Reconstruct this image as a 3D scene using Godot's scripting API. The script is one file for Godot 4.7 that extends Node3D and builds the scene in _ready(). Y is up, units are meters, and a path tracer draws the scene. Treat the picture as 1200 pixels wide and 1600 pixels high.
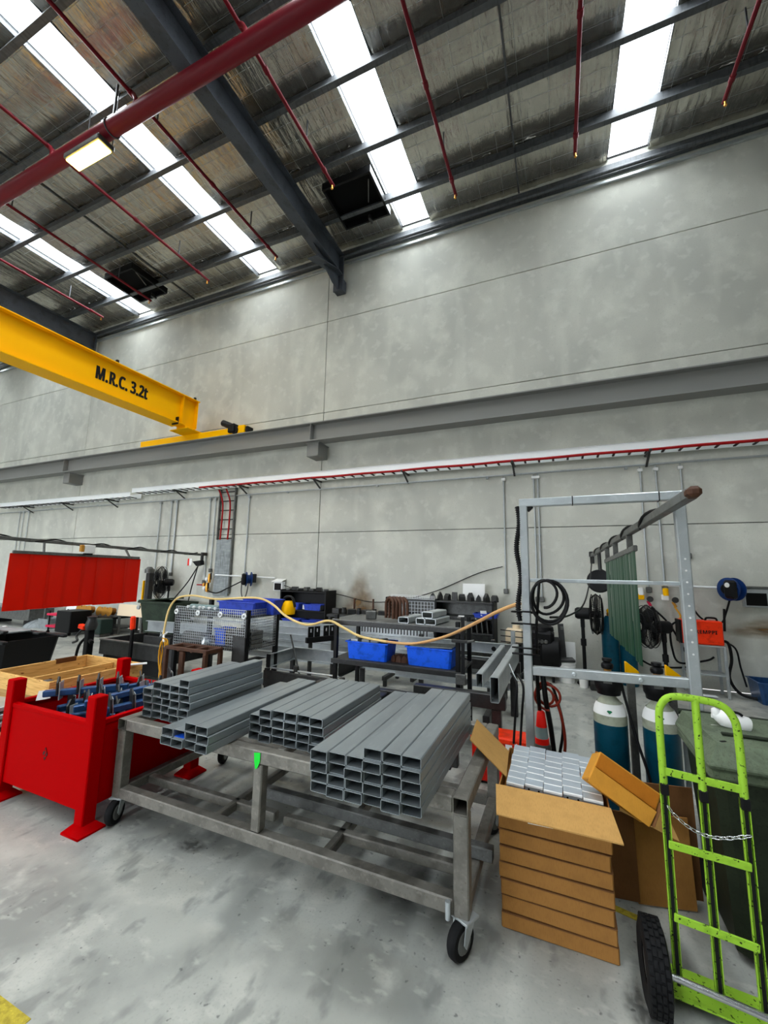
extends Node3D
# Steel fabrication workshop: x runs along the long concrete wall, y up, the wall stands at z = -7.8.

var used := {}
var cache := {}
var M := {}
var rng := RandomNumberGenerator.new()
const ORD := ["first", "second", "third", "fourth", "fifth", "sixth", "seventh", "eighth", "ninth", "tenth", "eleventh", "twelfth", "thirteenth", "fourteenth"]

# ---------------------------------------------------------------- node helpers
func v(x, y, z) -> Vector3:
	return Vector3(x, y, z)

func numbered(n: String) -> String:
	if not used.has(n):
		used[n] = 0
		return n
	used[n] += 1
	return "%s_%03d" % [n, used[n]]

func tag(o: Node3D, label: String, cat: String, group := "") -> Node3D:
	o.set_meta("label", label)
	o.set_meta("category", cat)
	if group != "":
		o.set_meta("group", group)
	return o

func thing(n: String, label: String, cat: String, pos := Vector3.ZERO, group := "", rot := Vector3.ZERO) -> Node3D:
	var o := Node3D.new()
	o.name = numbered(n)
	o.position = pos
	o.rotation_degrees = rot
	add_child(o)
	return tag(o, label, cat, group)

func part(p: Node3D, n: String, mesh: Mesh, m: Material, pos := Vector3.ZERO, rot := Vector3.ZERO) -> MeshInstance3D:
	var o := MeshInstance3D.new()
	o.name = n
	o.mesh = mesh
	o.material_override = m
	o.position = pos
	o.rotation_degrees = rot
	o.cast_shadow = GeometryInstance3D.SHADOW_CASTING_SETTING_ON
	p.add_child(o, true)
	return o

func solo(n: String, label: String, cat: String, mesh: Mesh, m: Material, pos := Vector3.ZERO, rot := Vector3.ZERO, group := "") -> MeshInstance3D:
	var o := MeshInstance3D.new()
	o.name = numbered(n)
	o.mesh = mesh
	o.material_override = m
	o.position = pos
	o.rotation_degrees = rot
	add_child(o)
	tag(o, label, cat, group)
	return o

func struct(n: String) -> Node3D:
	var o := Node3D.new()
	o.name = n
	add_child(o)
	o.set_meta("kind", "structure")
	return o

# a straight bar of square or rectangular section between two points
func bar(p: Node3D, n: String, a: Vector3, b: Vector3, w: float, h: float, m: Material, bev := 0.006) -> MeshInstance3D:
	var d := b - a
	var o := part(p, n, box(w, h, d.length(), bev), m)
	o.transform = Transform3D(aim(d), (a + b) / 2.0)
	return o

func aim(d: Vector3) -> Basis:
	var z := d.normalized()
	var up := Vector3.UP if absf(z.y) < 0.95 else Vector3.FORWARD
	var x := up.cross(z).normalized()
	return Basis(x, z.cross(x), z)

# ---------------------------------------------------------------- mesh helpers
func start(smooth := false) -> SurfaceTool:
	var st := SurfaceTool.new()
	st.begin(Mesh.PRIMITIVE_TRIANGLES)
	st.set_smooth_group(0 if smooth else -1)
	return st

func done(st: SurfaceTool) -> ArrayMesh:
	st.generate_normals()
	return st.commit()

func tri(st: SurfaceTool, a: Vector3, b: Vector3, c: Vector3, out: Vector3) -> void:
	st.add_vertex(a)
	if (b - a).cross(c - a).dot(out) > 0.0:
		st.add_vertex(c)
		st.add_vertex(b)
	else:
		st.add_vertex(b)
		st.add_vertex(c)

func quad(st: SurfaceTool, a: Vector3, b: Vector3, c: Vector3, d: Vector3, out: Vector3) -> void:
	tri(st, a, b, c, out)
	tri(st, a, c, d, out)

func box(sx: float, sy: float, sz: float, b := 0.004) -> ArrayMesh:
	var key := "b%.4f_%.4f_%.4f_%.4f" % [sx, sy, sz, b]
	if cache.has(key):
		return cache[key]
	var st := start()
	var h := v(sx, sy, sz) / 2.0
	b = minf(b, minf(h.x, minf(h.y, h.z)) * 0.6)
	for a in 3:
		var u := (a + 1) % 3
		var w := (a + 2) % 3
		for s in [-1.0, 1.0]:
			var out := Vector3.ZERO
			out[a] = s
			var q := []
			for k in [[-1, -1], [1, -1], [1, 1], [-1, 1]]:
				var p := Vector3.ZERO
				p[a] = s * h[a]
				p[u] = k[0] * (h[u] - b)
				p[w] = k[1] * (h[w] - b)
				q.append(p)
			quad(st, q[0], q[1], q[2], q[3], out)
			for t in [-1.0, 1.0]:
				var e := []
				for k in [[0, -1], [0, 1], [1, 1], [1, -1]]:
					var p := Vector3.ZERO
					p[w] = k[1] * (h[w] - b)
					p[a] = s * (h[a] if k[0] == 0 else h[a] - b)
					p[u] = t * (h[u] - b if k[0] == 0 else h[u])
					e.append(p)
				var o2 := Vector3.ZERO
				o2[a] = s
				o2[u] = t
				quad(st, e[0], e[1], e[2], e[3], o2)
	for x in [-1.0, 1.0]:
		for y in [-1.0, 1.0]:
			for z in [-1.0, 1.0]:
				var o := v(x, y, z)
				tri(st, o * v(h.x, h.y - b, h.z - b), o * v(h.x - b, h.y, h.z - b), o * v(h.x - b, h.y - b, h.z), o)
	cache[key] = done(st)
	return cache[key]

func add_box(st: SurfaceTool, c: Vector3, s: Vector3, bs := Basis.IDENTITY) -> void:
	var h := s / 2.0
	for a in 3:
		var u := (a + 1) % 3
		var w := (a + 2) % 3
		for sg in [-1.0, 1.0]:
			var q := []
			for k in [[-1, -1], [1, -1], [1, 1], [-1, 1]]:
				var p := Vector3.ZERO
				p[a] = sg * h[a]
				p[u] = k[0] * h[u]
				p[w] = k[1] * h[w]
				q.append(c + bs * p)
			var out := Vector3.ZERO
			out[a] = sg
			quad(st, q[0], q[1], q[2], q[3], bs * out)

func add_bar(st: SurfaceTool, a: Vector3, b: Vector3, w: float) -> void:
	add_box(st, (a + b) / 2.0, v(w, w, (b - a).length()), aim(b - a))

func add_tube(st: SurfaceTool, pts: PackedVector3Array, r: float, n := 8, closed := false, r2 := -1.0) -> void:
	var cnt := pts.size()
	var rings := []
	var t0 := (pts[1] - pts[0]).normalized()
	if closed:
		t0 = (pts[1] - pts[cnt - 1]).normalized()
	var side := aim(t0).x
	var last := t0
	for i in cnt:
		var t: Vector3
		if closed:
			t = (pts[(i + 1) % cnt] - pts[(i - 1 + cnt) % cnt]).normalized()
		else:
			t = (pts[mini(i + 1, cnt - 1)] - pts[maxi(i - 1, 0)]).normalized()
		var ax := last.cross(t)
		if ax.length() > 1e-6:
			side = side.rotated(ax.normalized(), last.angle_to(t))
		last = t
		side = (side - t * side.dot(t)).normalized()
		var up := t.cross(side)
		var ring := []
		var rr := r if r2 < 0 else lerpf(r, r2, float(i) / (cnt - 1))
		for k in n:
			var a := TAU * k / n
			ring.append(pts[i] + (side * cos(a) + up * sin(a)) * rr)
		rings.append(ring)
	st.set_smooth_group(0)
	for i in (cnt if closed else cnt - 1):
		var j := (i + 1) % cnt
		for k in n:
			var l := (k + 1) % n
			quad(st, rings[i][k], rings[i][l], rings[j][l], rings[j][k], (rings[i][k] + rings[i][l]) / 2.0 - pts[i])
	if not closed:
		st.set_smooth_group(-1)
		for e in [[0, pts[0] - pts[1]], [cnt - 1, pts[cnt - 1] - pts[cnt - 2]]]:
			for k in range(1, n - 1):
				tri(st, rings[e[0]][0], rings[e[0]][k], rings[e[0]][k + 1], e[1])

func tube(pts: Array, r: float, n := 8, closed := false, r2 := -1.0) -> ArrayMesh:
	var st := start(true)
	add_tube(st, PackedVector3Array(pts), r, n, closed, r2)
	return done(st)

func spline(pts: Array, sub := 6) -> Array:
	var out := []
	for i in pts.size() - 1:
		var p0: Vector3 = pts[maxi(i - 1, 0)]
		var p1: Vector3 = pts[i]
		var p2: Vector3 = pts[i + 1]
		var p3: Vector3 = pts[mini(i + 2, pts.size() - 1)]
		for s in sub:
			out.append(p1.cubic_interpolate(p2, p0, p3, float(s) / sub))
	out.append(pts[-1])
	return out

func circle(r: float, n := 24, c := Vector3.ZERO, bs := Basis.IDENTITY) -> Array:
	var out := []
	for k in n:
		out.append(c + bs * v(cos(TAU * k / n) * r, sin(TAU * k / n) * r, 0))
	return out

# profile: [radius, height] pairs from bottom to top, turned about y
func add_lathe(st: SurfaceTool, prof: Array, n := 20, bs := Basis.IDENTITY, c := Vector3.ZERO) -> void:
	var g := 1
	for i in prof.size() - 1:
		var a := Vector2(prof[i][0], prof[i][1])
		var b := Vector2(prof[i + 1][0], prof[i + 1][1])
		if i > 0:
			var z := Vector2(prof[i - 1][0], prof[i - 1][1])
			if absf((a - z).angle_to(b - a)) > 0.7:
				g += 1
		st.set_smooth_group(g)
		var d := b - a
		for k in n:
			var p := TAU * k / n
			var q := TAU * (k + 1) / n
			var m := (p + q) / 2.0
			var out := bs * v(cos(m) * d.y, -d.x, sin(m) * d.y)
			var A := c + bs * v(cos(p) * a.x, a.y, sin(p) * a.x)
			var B := c + bs * v(cos(q) * a.x, a.y, sin(q) * a.x)
			var C := c + bs * v(cos(q) * b.x, b.y, sin(q) * b.x)
			var D := c + bs * v(cos(p) * b.x, b.y, sin(p) * b.x)
			if a.x > 1e-5:
				tri(st, A, B, C, out)
			if b.x > 1e-5:
				tri(st, A, C, D, out)

func lathe(prof: Array, n := 20) -> ArrayMesh:
	var st := start(true)
	add_lathe(st, prof, n)
	return done(st)

func disc(r: float, h: float, n := 20, b := 0.004) -> ArrayMesh:
	return lathe([[0, -h / 2], [r - b, -h / 2], [r, -h / 2 + b], [r, h / 2 - b], [r - b, h / 2], [0, h / 2]], n)

# a flat outline (x, y) given thickness along z
func add_prism(st: SurfaceTool, poly: PackedVector2Array, l: float, xf := Transform3D.IDENTITY) -> void:
	if Geometry2D.is_polygon_clockwise(poly):
		poly.reverse()
	var n := poly.size()
	for i in n:
		var a := poly[i]
		var b := poly[(i + 1) % n]
		var e := b - a
		quad(st, xf * v(a.x, a.y, -l / 2), xf * v(b.x, b.y, -l / 2), xf * v(b.x, b.y, l / 2), xf * v(a.x, a.y, l / 2), xf.basis * v(e.y, -e.x, 0))
	var t := Geometry2D.triangulate_polygon(poly)
	for i in range(0, t.size(), 3):
		for s in [-1.0, 1.0]:
			var z: float = s * l / 2
			tri(st, xf * v(poly[t[i]].x, poly[t[i]].y, z), xf * v(poly[t[i + 1]].x, poly[t[i + 1]].y, z), xf * v(poly[t[i + 2]].x, poly[t[i + 2]].y, z), xf.basis * v(0, 0, s))

func prism(pts: Array, l: float) -> ArrayMesh:
	var st := start()
	var p := PackedVector2Array()
	for a in pts:
		p.append(Vector2(a[0], a[1]))
	add_prism(st, p, l)
	return done(st)

# rolled sections, along z, centred
func i_beam(w: float, h: float, tf: float, tw: float, l: float) -> ArrayMesh:
	var a := w / 2
	var b := h / 2
	var t := tw / 2
	return prism([[-a, -b], [a, -b], [a, -b + tf], [t, -b + tf], [t, b - tf], [a, b - tf], [a, b], [-a, b], [-a, b - tf], [-t, b - tf], [-t, -b + tf], [-a, -b + tf]], l)

func channel(w: float, h: float, t: float, l: float) -> ArrayMesh:
	return prism([[0, -h / 2], [w, -h / 2], [w, -h / 2 + t], [t, -h / 2 + t], [t, h / 2 - t], [w, h / 2 - t], [w, h / 2], [0, h / 2]], l)

# open rectangular hollow section along z, centred
func rhs(w: float, h: float, t: float, l: float) -> ArrayMesh:
	var key := "r%.4f_%.4f_%.4f_%.4f" % [w, h, t, l]
	if cache.has(key):
		return cache[key]
	var st := start()
	var f := func(x: float, y: float, r: float) -> Array:
		return [v(-x + r, -y, 0), v(x - r, -y, 0), v(x, -y + r, 0), v(x, y - r, 0), v(x - r, y, 0), v(-x + r, y, 0), v(-x, y - r, 0), v(-x, -y + r, 0)]
	var o: Array = f.call(w / 2, h / 2, t * 1.5)
	var i: Array = f.call(w / 2 - t, h / 2 - t, t * 0.7)
	var e := v(0, 0, l / 2)
	for k in 8:
		var j := (k + 1) % 8
		var out: Vector3 = (o[k] + o[j]) / 2.0
		quad(st, o[k] - e, o[j] - e, o[j] + e, o[k] + e, out)
		quad(st, i[k] - e, i[j] - e, i[j] + e, i[k] + e, -out)
		quad(st, o[k] + e, o[j] + e, i[j] + e, i[k] + e, v(0, 0, 1))
		quad(st, o[k] - e, o[j] - e, i[j] - e, i[k] - e, v(0, 0, -1))
	cache[key] = done(st)
	return cache[key]

# open tapered tub: bottom and top half sizes, wall thickness
func tub(bw: float, bd: float, tw: float, td: float, h: float, t := 0.006) -> ArrayMesh:
	var st := start()
	var f := func(x: float, z: float, y: float) -> Array:
		var c := minf(x, z) * 0.14
		return [v(-x + c, y, -z), v(x - c, y, -z), v(x, y, -z + c), v(x, y, z - c), v(x - c, y, z), v(-x + c, y, z), v(-x, y, z - c), v(-x, y, -z + c)]
	var a: Array = f.call(bw, bd, 0.0)
	var b: Array = f.call(tw, td, h)
	var c: Array = f.call(tw - t, td - t, h)
	var d: Array = f.call(bw - t, bd - t, t)
	for k in 8:
		var j := (k + 1) % 8
		var o: Vector3 = (a[k] + a[j]) * v(1, 0, 1)
		quad(st, a[k], a[j], b[j], b[k], o)
		quad(st, d[k], d[j], c[j], c[k], -o)
		quad(st, b[k], b[j], c[j], c[k], Vector3.UP)
		tri(st, a[k], a[j], Vector3.ZERO, Vector3.DOWN)
		tri(st, d[k], d[j], v(0, t, 0), Vector3.UP)
	return done(st)

# a hanging strip, slightly bowed across its width; hangs down from y = 0, faces z
func strip(w: float, h: float, sag: float, t := 0.003) -> ArrayMesh:
	var pts := []
	for k in 7:
		var x := -w / 2 + w * k / 6.0
		pts.append([x, sag * (1.0 - pow(2.0 * x / w, 2))])
	for k in range(6, -1, -1):
		pts.append([pts[k][0], pts[k][1] + t])
	var st := start()
	var p := PackedVector2Array()
	for a in pts:
		p.append(Vector2(a[0], a[1]))
	add_prism(st, p, h, Transform3D(Basis(Vector3.RIGHT, -PI / 2), v(0, -h / 2, 0)))
	return done(st)

func grid_mesh(w: float, h: float, nx: int, ny: int, r: float) -> ArrayMesh:
	var st := start()
	for i in nx + 1:
		add_box(st, v(-w / 2 + w * i / nx, 0, 0), v(r, h, r))
	for j in ny + 1:
		add_box(st, v(0, -h / 2 + h * j / ny, 0), v(w, r, r))
	return done(st)

# foil blanket sheet sagging between purlins, folds along z; centred
func foil_mesh(w: float, l: float, sd: int) -> ArrayMesh:
	var f := FastNoiseLite.new()
	f.seed = sd
	f.frequency = 1.0
	f.fractal_octaves = 3
	var nx := int(w / 0.035)
	var nz := int(l / 0.12)
	var p := []
	for i in nx + 1:
		var col := []
		for j in nz + 1:
			var x := -w / 2 + w * i / nx
			var z := -l / 2 + l * j / nz
			var t := float(j) / nz
			var y := -0.035 * pow(sin(PI * t), 0.6)
			y += 0.025 * f.get_noise_2d(x * 1.5, z * 0.3) - 0.028 * absf(f.get_noise_2d(x * 4.0 + 40.0, z * 0.35)) + 0.012 * f.get_noise_2d(x * 9.0 + 90.0, z * 0.5)
			col.append(v(x, y, z))
		p.append(col)
	var st := start(true)
	for i in nx:
		for j in nz:
			quad(st, p[i][j], p[i + 1][j], p[i + 1][j + 1], p[i][j + 1], Vector3.DOWN)
	return done(st)

func lettering(s: String, h: float, depth := 0.004) -> Mesh:
	var t := TextMesh.new()
	var f := SystemFont.new()
	f.font_names = PackedStringArray(["Droid Sans"])
	f.font_weight = 700
	t.font = f
	t.font_size = 64
	t.pixel_size = h / 46.0
	t.depth = depth
	t.text = s
	return t

# ---------------------------------------------------------------- materials
func noise_img(n: int, sd: int, freq: float, oct: int, sx: int, sy: int) -> PackedByteArray:
	var f := FastNoiseLite.new()
	f.seed = sd
	f.frequency = freq
	f.noise_type = FastNoiseLite.TYPE_SIMPLEX_SMOOTH
	f.fractal_octaves = oct
	var img := f.get_seamless_image(n / sx, n / sy)
	img.convert(Image.FORMAT_L8)
	if sx > 1 or sy > 1:
		img.resize(n, n, Image.INTERPOLATE_CUBIC)
	return img.get_data()

# layers: [frequency, octaves, stretch x, stretch y, low, high, colour, amount]
func tex(n: int, base: Color, layers: Array, sd := 1) -> ImageTexture:
	var r := PackedFloat32Array()
	var g := PackedFloat32Array()
	var b := PackedFloat32Array()
	r.resize(n * n)
	g.resize(n * n)
	b.resize(n * n)
	r.fill(base.r)
	g.fill(base.g)
	b.fill(base.b)
	for l in layers:
		sd += 7
		var d := noise_img(n, sd, l[0], l[1], l[2], l[3])
		var lut := PackedFloat32Array()
		for k in 256:
			lut.append(smoothstep(l[4], l[5], k / 255.0) * l[7])
		var c: Color = l[6]
		for i in n * n:
			var t := lut[d[i]]
			if t > 0.0:
				r[i] += (c.r - r[i]) * t
				g[i] += (c.g - g[i]) * t
				b[i] += (c.b - b[i]) * t
	var out := PackedByteArray()
	out.resize(n * n * 3)
	for i in n * n:
		out[i * 3] = int(clampf(r[i], 0, 1) * 255)
		out[i * 3 + 1] = int(clampf(g[i], 0, 1) * 255)
		out[i * 3 + 2] = int(clampf(b[i], 0, 1) * 255)
	return ImageTexture.create_from_image(Image.create_from_data(n, n, false, Image.FORMAT_RGB8, out))

func mat(key: String, c: Color, rough := 0.6, metal := 0.0, t: Texture2D = null, scale := v(1, 1, 1), world := true) -> StandardMaterial3D:
	var m := StandardMaterial3D.new()
	m.resource_name = key
	m.albedo_color = c
	m.roughness = rough
	m.metallic = metal
	if metal == 0.0:
		m.metallic_specular = 0.32
	if t:
		m.albedo_texture = t
		m.uv1_triplanar = true
		m.uv1_world_triplanar = world
		m.uv1_scale = scale
	M[key] = m
	return m

func relief(m: StandardMaterial3D, t: Texture2D, cm: float) -> void:
	m.heightmap_enabled = true
	m.heightmap_texture = t
	m.heightmap_scale = cm

func materials() -> void:
	var W := Color.WHITE
	var grime := tex(512, Color(0.93, 0.93, 0.93), [[0.006, 4, 1, 1, 0.35, 0.8, Color(0.72, 0.72, 0.72), 0.7], [0.03, 4, 1, 1, 0.55, 0.8, W, 0.6], [0.09, 3, 1, 1, 0.66, 0.8, Color(0.5, 0.48, 0.46), 0.5]], 11)
	var steel := tex(512, Color(0.86, 0.87, 0.88), [[0.01, 4, 1, 1, 0.4, 0.85, Color(0.72, 0.73, 0.74), 0.6], [0.05, 2, 8, 1, 0.5, 0.8, W, 0.5], [0.05, 2, 1, 8, 0.55, 0.85, Color(0.6, 0.6, 0.6), 0.5]], 31)
	var worn := tex(512, Color(0.78, 0.77, 0.75), [[0.012, 4, 1, 1, 0.4, 0.75, Color(0.6, 0.59, 0.57), 0.6], [0.04, 3, 1, 1, 0.6, 0.9, Color(0.95, 0.94, 0.92), 0.5], [0.08, 3, 1, 1, 0.7, 0.88, Color(0.52, 0.46, 0.38), 0.35]], 51)
	var conc := tex(1024, Color(0.84, 0.84, 0.825), [[0.0022, 4, 1, 1, 0.35, 0.85, Color(0.76, 0.765, 0.755), 0.7], [0.005, 6, 1, 1, 0.5, 0.9, Color(0.92, 0.92, 0.9), 0.6], [0.008, 4, 1, 4, 0.55, 0.95, Color(0.91, 0.91, 0.89), 0.5], [0.01, 3, 2, 6, 0.62, 0.9, Color(0.74, 0.74, 0.73), 0.3], [0.02, 5, 1, 1, 0.6, 0.85, Color(0.93, 0.93, 0.92), 0.35], [0.2, 2, 1, 1, 0.55, 0.95, Color(0.76, 0.76, 0.75), 0.3], [0.1, 2, 1, 1, 0.84, 0.9, Color(0.6, 0.6, 0.6), 0.3]], 71)
	var flr := tex(1024, Color(0.75, 0.765, 0.75), [[0.003, 6, 1, 1, 0.4, 0.8, Color(0.58, 0.595, 0.59), 0.8], [0.008, 6, 1, 1, 0.5, 0.85, Color(0.84, 0.85, 0.83), 0.7], [0.02, 5, 1, 2, 0.58, 0.85, Color(0.53, 0.545, 0.545), 0.6], [0.04, 5, 2, 1, 0.62, 0.85, Color(0.86, 0.87, 0.85), 0.5], [0.07, 3, 1, 1, 0.82, 0.88, Color(0.34, 0.35, 0.36), 0.55], [0.2, 2, 1, 1, 0.6, 0.95, Color(0.6, 0.62, 0.61), 0.35]], 91)
	var card := tex(512, Color(0.93, 0.92, 0.9), [[0.01, 3, 1, 1, 0.4, 0.9, Color(0.84, 0.83, 0.81), 0.45], [0.15, 2, 1, 6, 0.5, 0.9, Color(0.82, 0.8, 0.78), 0.5], [0.05, 3, 1, 1, 0.78, 0.9, Color(0.8, 0.76, 0.7), 0.4]], 111)
	var wood := tex(512, Color(0.95, 0.93, 0.9), [[0.02, 3, 8, 1, 0.42, 0.85, Color(0.82, 0.75, 0.64), 0.6], [0.08, 2, 16, 1, 0.5, 0.95, Color(0.76, 0.68, 0.57), 0.5], [0.02, 2, 2, 1, 0.82, 0.9, Color(0.45, 0.3, 0.2), 0.8]], 131)
	var foil := tex(512, Color(0.86, 0.85, 0.83), [[0.02, 3, 1, 8, 0.5, 0.9, Color(0.74, 0.73, 0.71), 0.5], [0.01, 4, 1, 1, 0.5, 0.8, Color(0.95, 0.94, 0.92), 0.5]], 151)
	var crink := tex(512, Color(0.5, 0.5, 0.5), [[0.03, 3, 1, 8, 0.3, 0.8, W, 0.9], [0.05, 3, 1, 6, 0.5, 0.9, Color.BLACK, 0.6]], 171)
	var plain := tex(512, Color(0.88, 0.89, 0.89), [[0.006, 5, 1, 1, 0.4, 0.85, Color(0.76, 0.77, 0.78), 0.6], [0.03, 4, 1, 1, 0.6, 0.9, W, 0.35], [0.2, 2, 1, 1, 0.5, 0.95, Color(0.8, 0.81, 0.81), 0.25]], 251)
	var paint := tex(512, W, [[0.008, 4, 1, 1, 0.45, 0.85, Color(0.86, 0.85, 0.84), 0.8], [0.06, 3, 1, 1, 0.72, 0.84, Color(0.66, 0.64, 0.62), 0.4]], 191)
	var chip := tex(512, W, [[0.01, 4, 1, 1, 0.5, 0.9, Color(0.84, 0.86, 0.8), 0.7], [0.03, 4, 1, 1, 0.76, 0.79, Color(0.14, 0.15, 0.12), 0.9]], 211)
	var mottle := tex(256, Color(0.5, 0.5, 0.5), [[0.02, 4, 1, 1, 0.3, 0.8, W, 0.8], [0.12, 3, 1, 1, 0.4, 0.9, Color.BLACK, 0.6]], 231)

	mat("concrete", Color(0.93, 0.93, 0.9), 0.82, 0, conc, v(0.17, 0.17, 0.17))
	relief(M.concrete, mottle, 0.15)
	mat("joint", Color(0.22, 0.22, 0.22), 0.95)
	mat("floor", Color(0.885, 0.875, 0.855), 0.38, 0, flr, v(0.28, 0.28, 0.28))
	mat("wall_paint", Color(0.78, 0.79, 0.78), 0.8, 0, grime, v(0.2, 0.2, 0.2))
	mat("foil", Color(0.83, 0.825, 0.8), 0.27, 0.8, foil, v(0.8, 0.8, 0.8))
	relief(M.foil, crink, 1.0)
	mat("purlin", Color(0.36, 0.37, 0.38), 0.5, 0.2, steel, v(0.7, 0.7, 0.7))
	mat("rafter", Color(0.3, 0.32, 0.35), 0.55, 0.0, paint, v(0.6, 0.6, 0.6))
	mat("runway", Color(0.54, 0.54, 0.53), 0.55)
	mat("pipe_red", Color(0.42, 0.07, 0.12), 0.4)
	mat("yellow", Color(1.0, 0.74, 0.0), 0.45)
	M.yellow.metallic_specular = 0.2
	mat("black", Color(0.06, 0.06, 0.065), 0.5)
	mat("rubber", Color(0.085, 0.085, 0.09), 0.75, 0, grime, v(3, 3, 3))
	mat("hole", Color(0.02, 0.02, 0.022), 0.9)
	mat("galv", Color(0.8, 0.815, 0.82), 0.35, 0.45, plain, v(1.1, 1.1, 1.1))
	mat("tubes", Color(0.74, 0.765, 0.775), 0.3, 0.5, plain, v(1.3, 1.3, 0.3))
	M.tubes.albedo_color = Color(0.66, 0.685, 0.695)
	mat("galv_bright", Color(0.9, 0.92, 0.93), 0.3, 0.5, plain, v(1.1, 1.1, 1.1))
	mat("plate_grey", Color(0.72, 0.755, 0.785), 0.32, 0.35)
	mat("white_galv", Color(0.93, 0.94, 0.94), 0.45, 0.1)
	mat("worn_steel", Color(0.63, 0.62, 0.595), 0.42, 0.25, worn, v(1.2, 1.2, 1.2))
	mat("dark_steel", Color(0.25, 0.255, 0.26), 0.45, 0.25, worn, v(1.5, 1.5, 1.5))
	mat("mid_steel", Color(0.5, 0.51, 0.51), 0.42, 0.3, worn, v(1.5, 1.5, 1.5))
	mat("red_paint", Color(0.67, 0.0, 0.012), 0.42)
	M.red_paint.metallic_specular = 0.08
	mat("red_emblem", Color(0.25, 0.0, 0.01), 0.5)
	mat("red_cable", Color(0.62, 0.06, 0.07), 0.5)
	mat("curtain_red", Color(0.86, 0.12, 0.03), 0.3)
	M.curtain_red.backlight_enabled = true
	M.curtain_red.backlight = Color(0.8, 0.16, 0.02)
	mat("curtain_green", Color(0.16, 0.3, 0.22), 0.32)
	M.curtain_green.backlight_enabled = true
	M.curtain_green.backlight = Color(0.08, 0.2, 0.12)
	mat("blue_tub", Color(0.12, 0.4, 0.97), 0.4, 0, paint, v(2, 2, 2))
	mat("navy_tub", Color(0.2, 0.3, 0.75), 0.45, 0, paint, v(2, 2, 2))
	mat("blue_reel", Color(0.07, 0.2, 0.42), 0.4)
	mat("blue_steel", Color(0.16, 0.31, 0.5), 0.28, 0.3, paint, v(3, 3, 3))
	mat("cardboard", Color(0.67, 0.475, 0.245), 0.85, 0, card, v(2.2, 2.2, 2.2))
	mat("cardboard_light", Color(0.82, 0.64, 0.38), 0.85, 0, card, v(2.2, 2.2, 2.2))
	mat("cardboard_brown", Color(0.5, 0.345, 0.21), 0.88, 0, card, v(2.2, 2.2, 2.2))
	mat("cardboard_gold", Color(0.85, 0.6, 0.22), 0.75, 0, card, v(3, 3, 3))
	mat("cardboard_gold_dark", Color(0.74, 0.45, 0.1), 0.78, 0, card, v(3, 3, 3))
	mat("pine", Color(0.95, 0.77, 0.48), 0.75, 0, wood, v(1.6, 1.6, 1.6))
	mat("ply", Color(0.78, 0.64, 0.42), 0.78, 0, wood, v(1.1, 1.1, 1.1))
	mat("timber_dark", Color(0.42, 0.26, 0.14), 0.7, 0, wood, v(2, 2, 2))
	mat("brown_steel", Color(0.4, 0.24, 0.14), 0.65, 0.1, worn, v(2, 2, 2))
	mat("lime", Color(0.6, 0.78, 0.22), 0.45, 0, chip, v(2.6, 2.6, 2.6))
	mat("green_tag", Color(0.12, 0.9, 0.25), 0.6)
	mat("bin_green", Color(0.15, 0.18, 0.125), 0.55, 0, grime, v(1.4, 1.4, 1.4))
	mat("bin_lid", Color(0.42, 0.47, 0.38), 0.5, 0, grime, v(1.4, 1.4, 1.4))
	mat("skip_green", Color(0.2, 0.25, 0.2), 0.6, 0, grime, v(1, 1, 1))
	mat("teal", Color(0.02, 0.28, 0.36), 0.38, 0, paint, v(2, 2, 2))
	mat("bottle_grey", Color(0.66, 0.68, 0.6), 0.45, 0, paint, v(2, 2, 2))
	mat("white", Color(0.93, 0.93, 0.92), 0.5)
	mat("paper", Color(0.95, 0.95, 0.94), 0.9)
	mat("cream", Color(0.9, 0.82, 0.7), 0.6)
	mat("orange", Color(0.98, 0.22, 0.05), 0.42, 0, paint, v(2, 2, 2))
	mat("orange_red", Color(0.85, 0.1, 0.03), 0.42, 0, paint, v(2, 2, 2))
	mat("red_plastic", Color(0.95, 0.12, 0.08), 0.4)
	mat("brass", Color(0.85, 0.6, 0.25), 0.3, 0.8)
	mat("copper", Color(0.85, 0.55, 0.25), 0.3, 0.75, steel, v(3, 3, 3))
	mat("hose_cream", Color(0.88, 0.76, 0.5), 0.5)
	mat("hose_yellow", Color(0.85, 0.62, 0.16), 0.5)
	mat("hose_orange", Color(0.82, 0.63, 0.42), 0.5)
	mat("hose_red", Color(0.5, 0.16, 0.1), 0.5)
	mat("bottle_clear", Color(0.55, 0.63, 0.63), 0.25)
	mat("grey_sheet", Color(0.66, 0.68, 0.68), 0.5, 0.2, steel, v(0.7, 0.7, 0.7))
	mat("line_yellow", Color(0.93, 0.85, 0.3), 0.6, 0, worn, v(4, 4, 4))
	mat("pink", Color(0.8, 0.12, 0.28), 0.5)
	mat("chrome", Color(0.85, 0.86, 0.87), 0.2, 0.9)
	mat("green_mark", Color(0.05, 0.4, 0.25), 0.5)
	mat("machine_green", Color(0.14, 0.2, 0.18), 0.5)
	mat("screen", Color(0.03, 0.03, 0.035), 0.3)
	mat("stain", Color(0.42, 0.34, 0.24), 0.9)
	var sky := mat("skylight", Color(0.9, 0.93, 0.95), 0.5)
	sky.emission_enabled = true
	sky.emission = Color(0.95, 0.98, 1.0)
	sky.emission_energy_multiplier = SKY_GLOW
	var lamp := mat("lamp_glow", Color(1, 0.95, 0.7), 0.4)
	lamp.emission_enabled = true
	lamp.emission = Color(1.0, 0.85, 0.4)
	lamp.emission_energy_multiplier = 14.0

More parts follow.
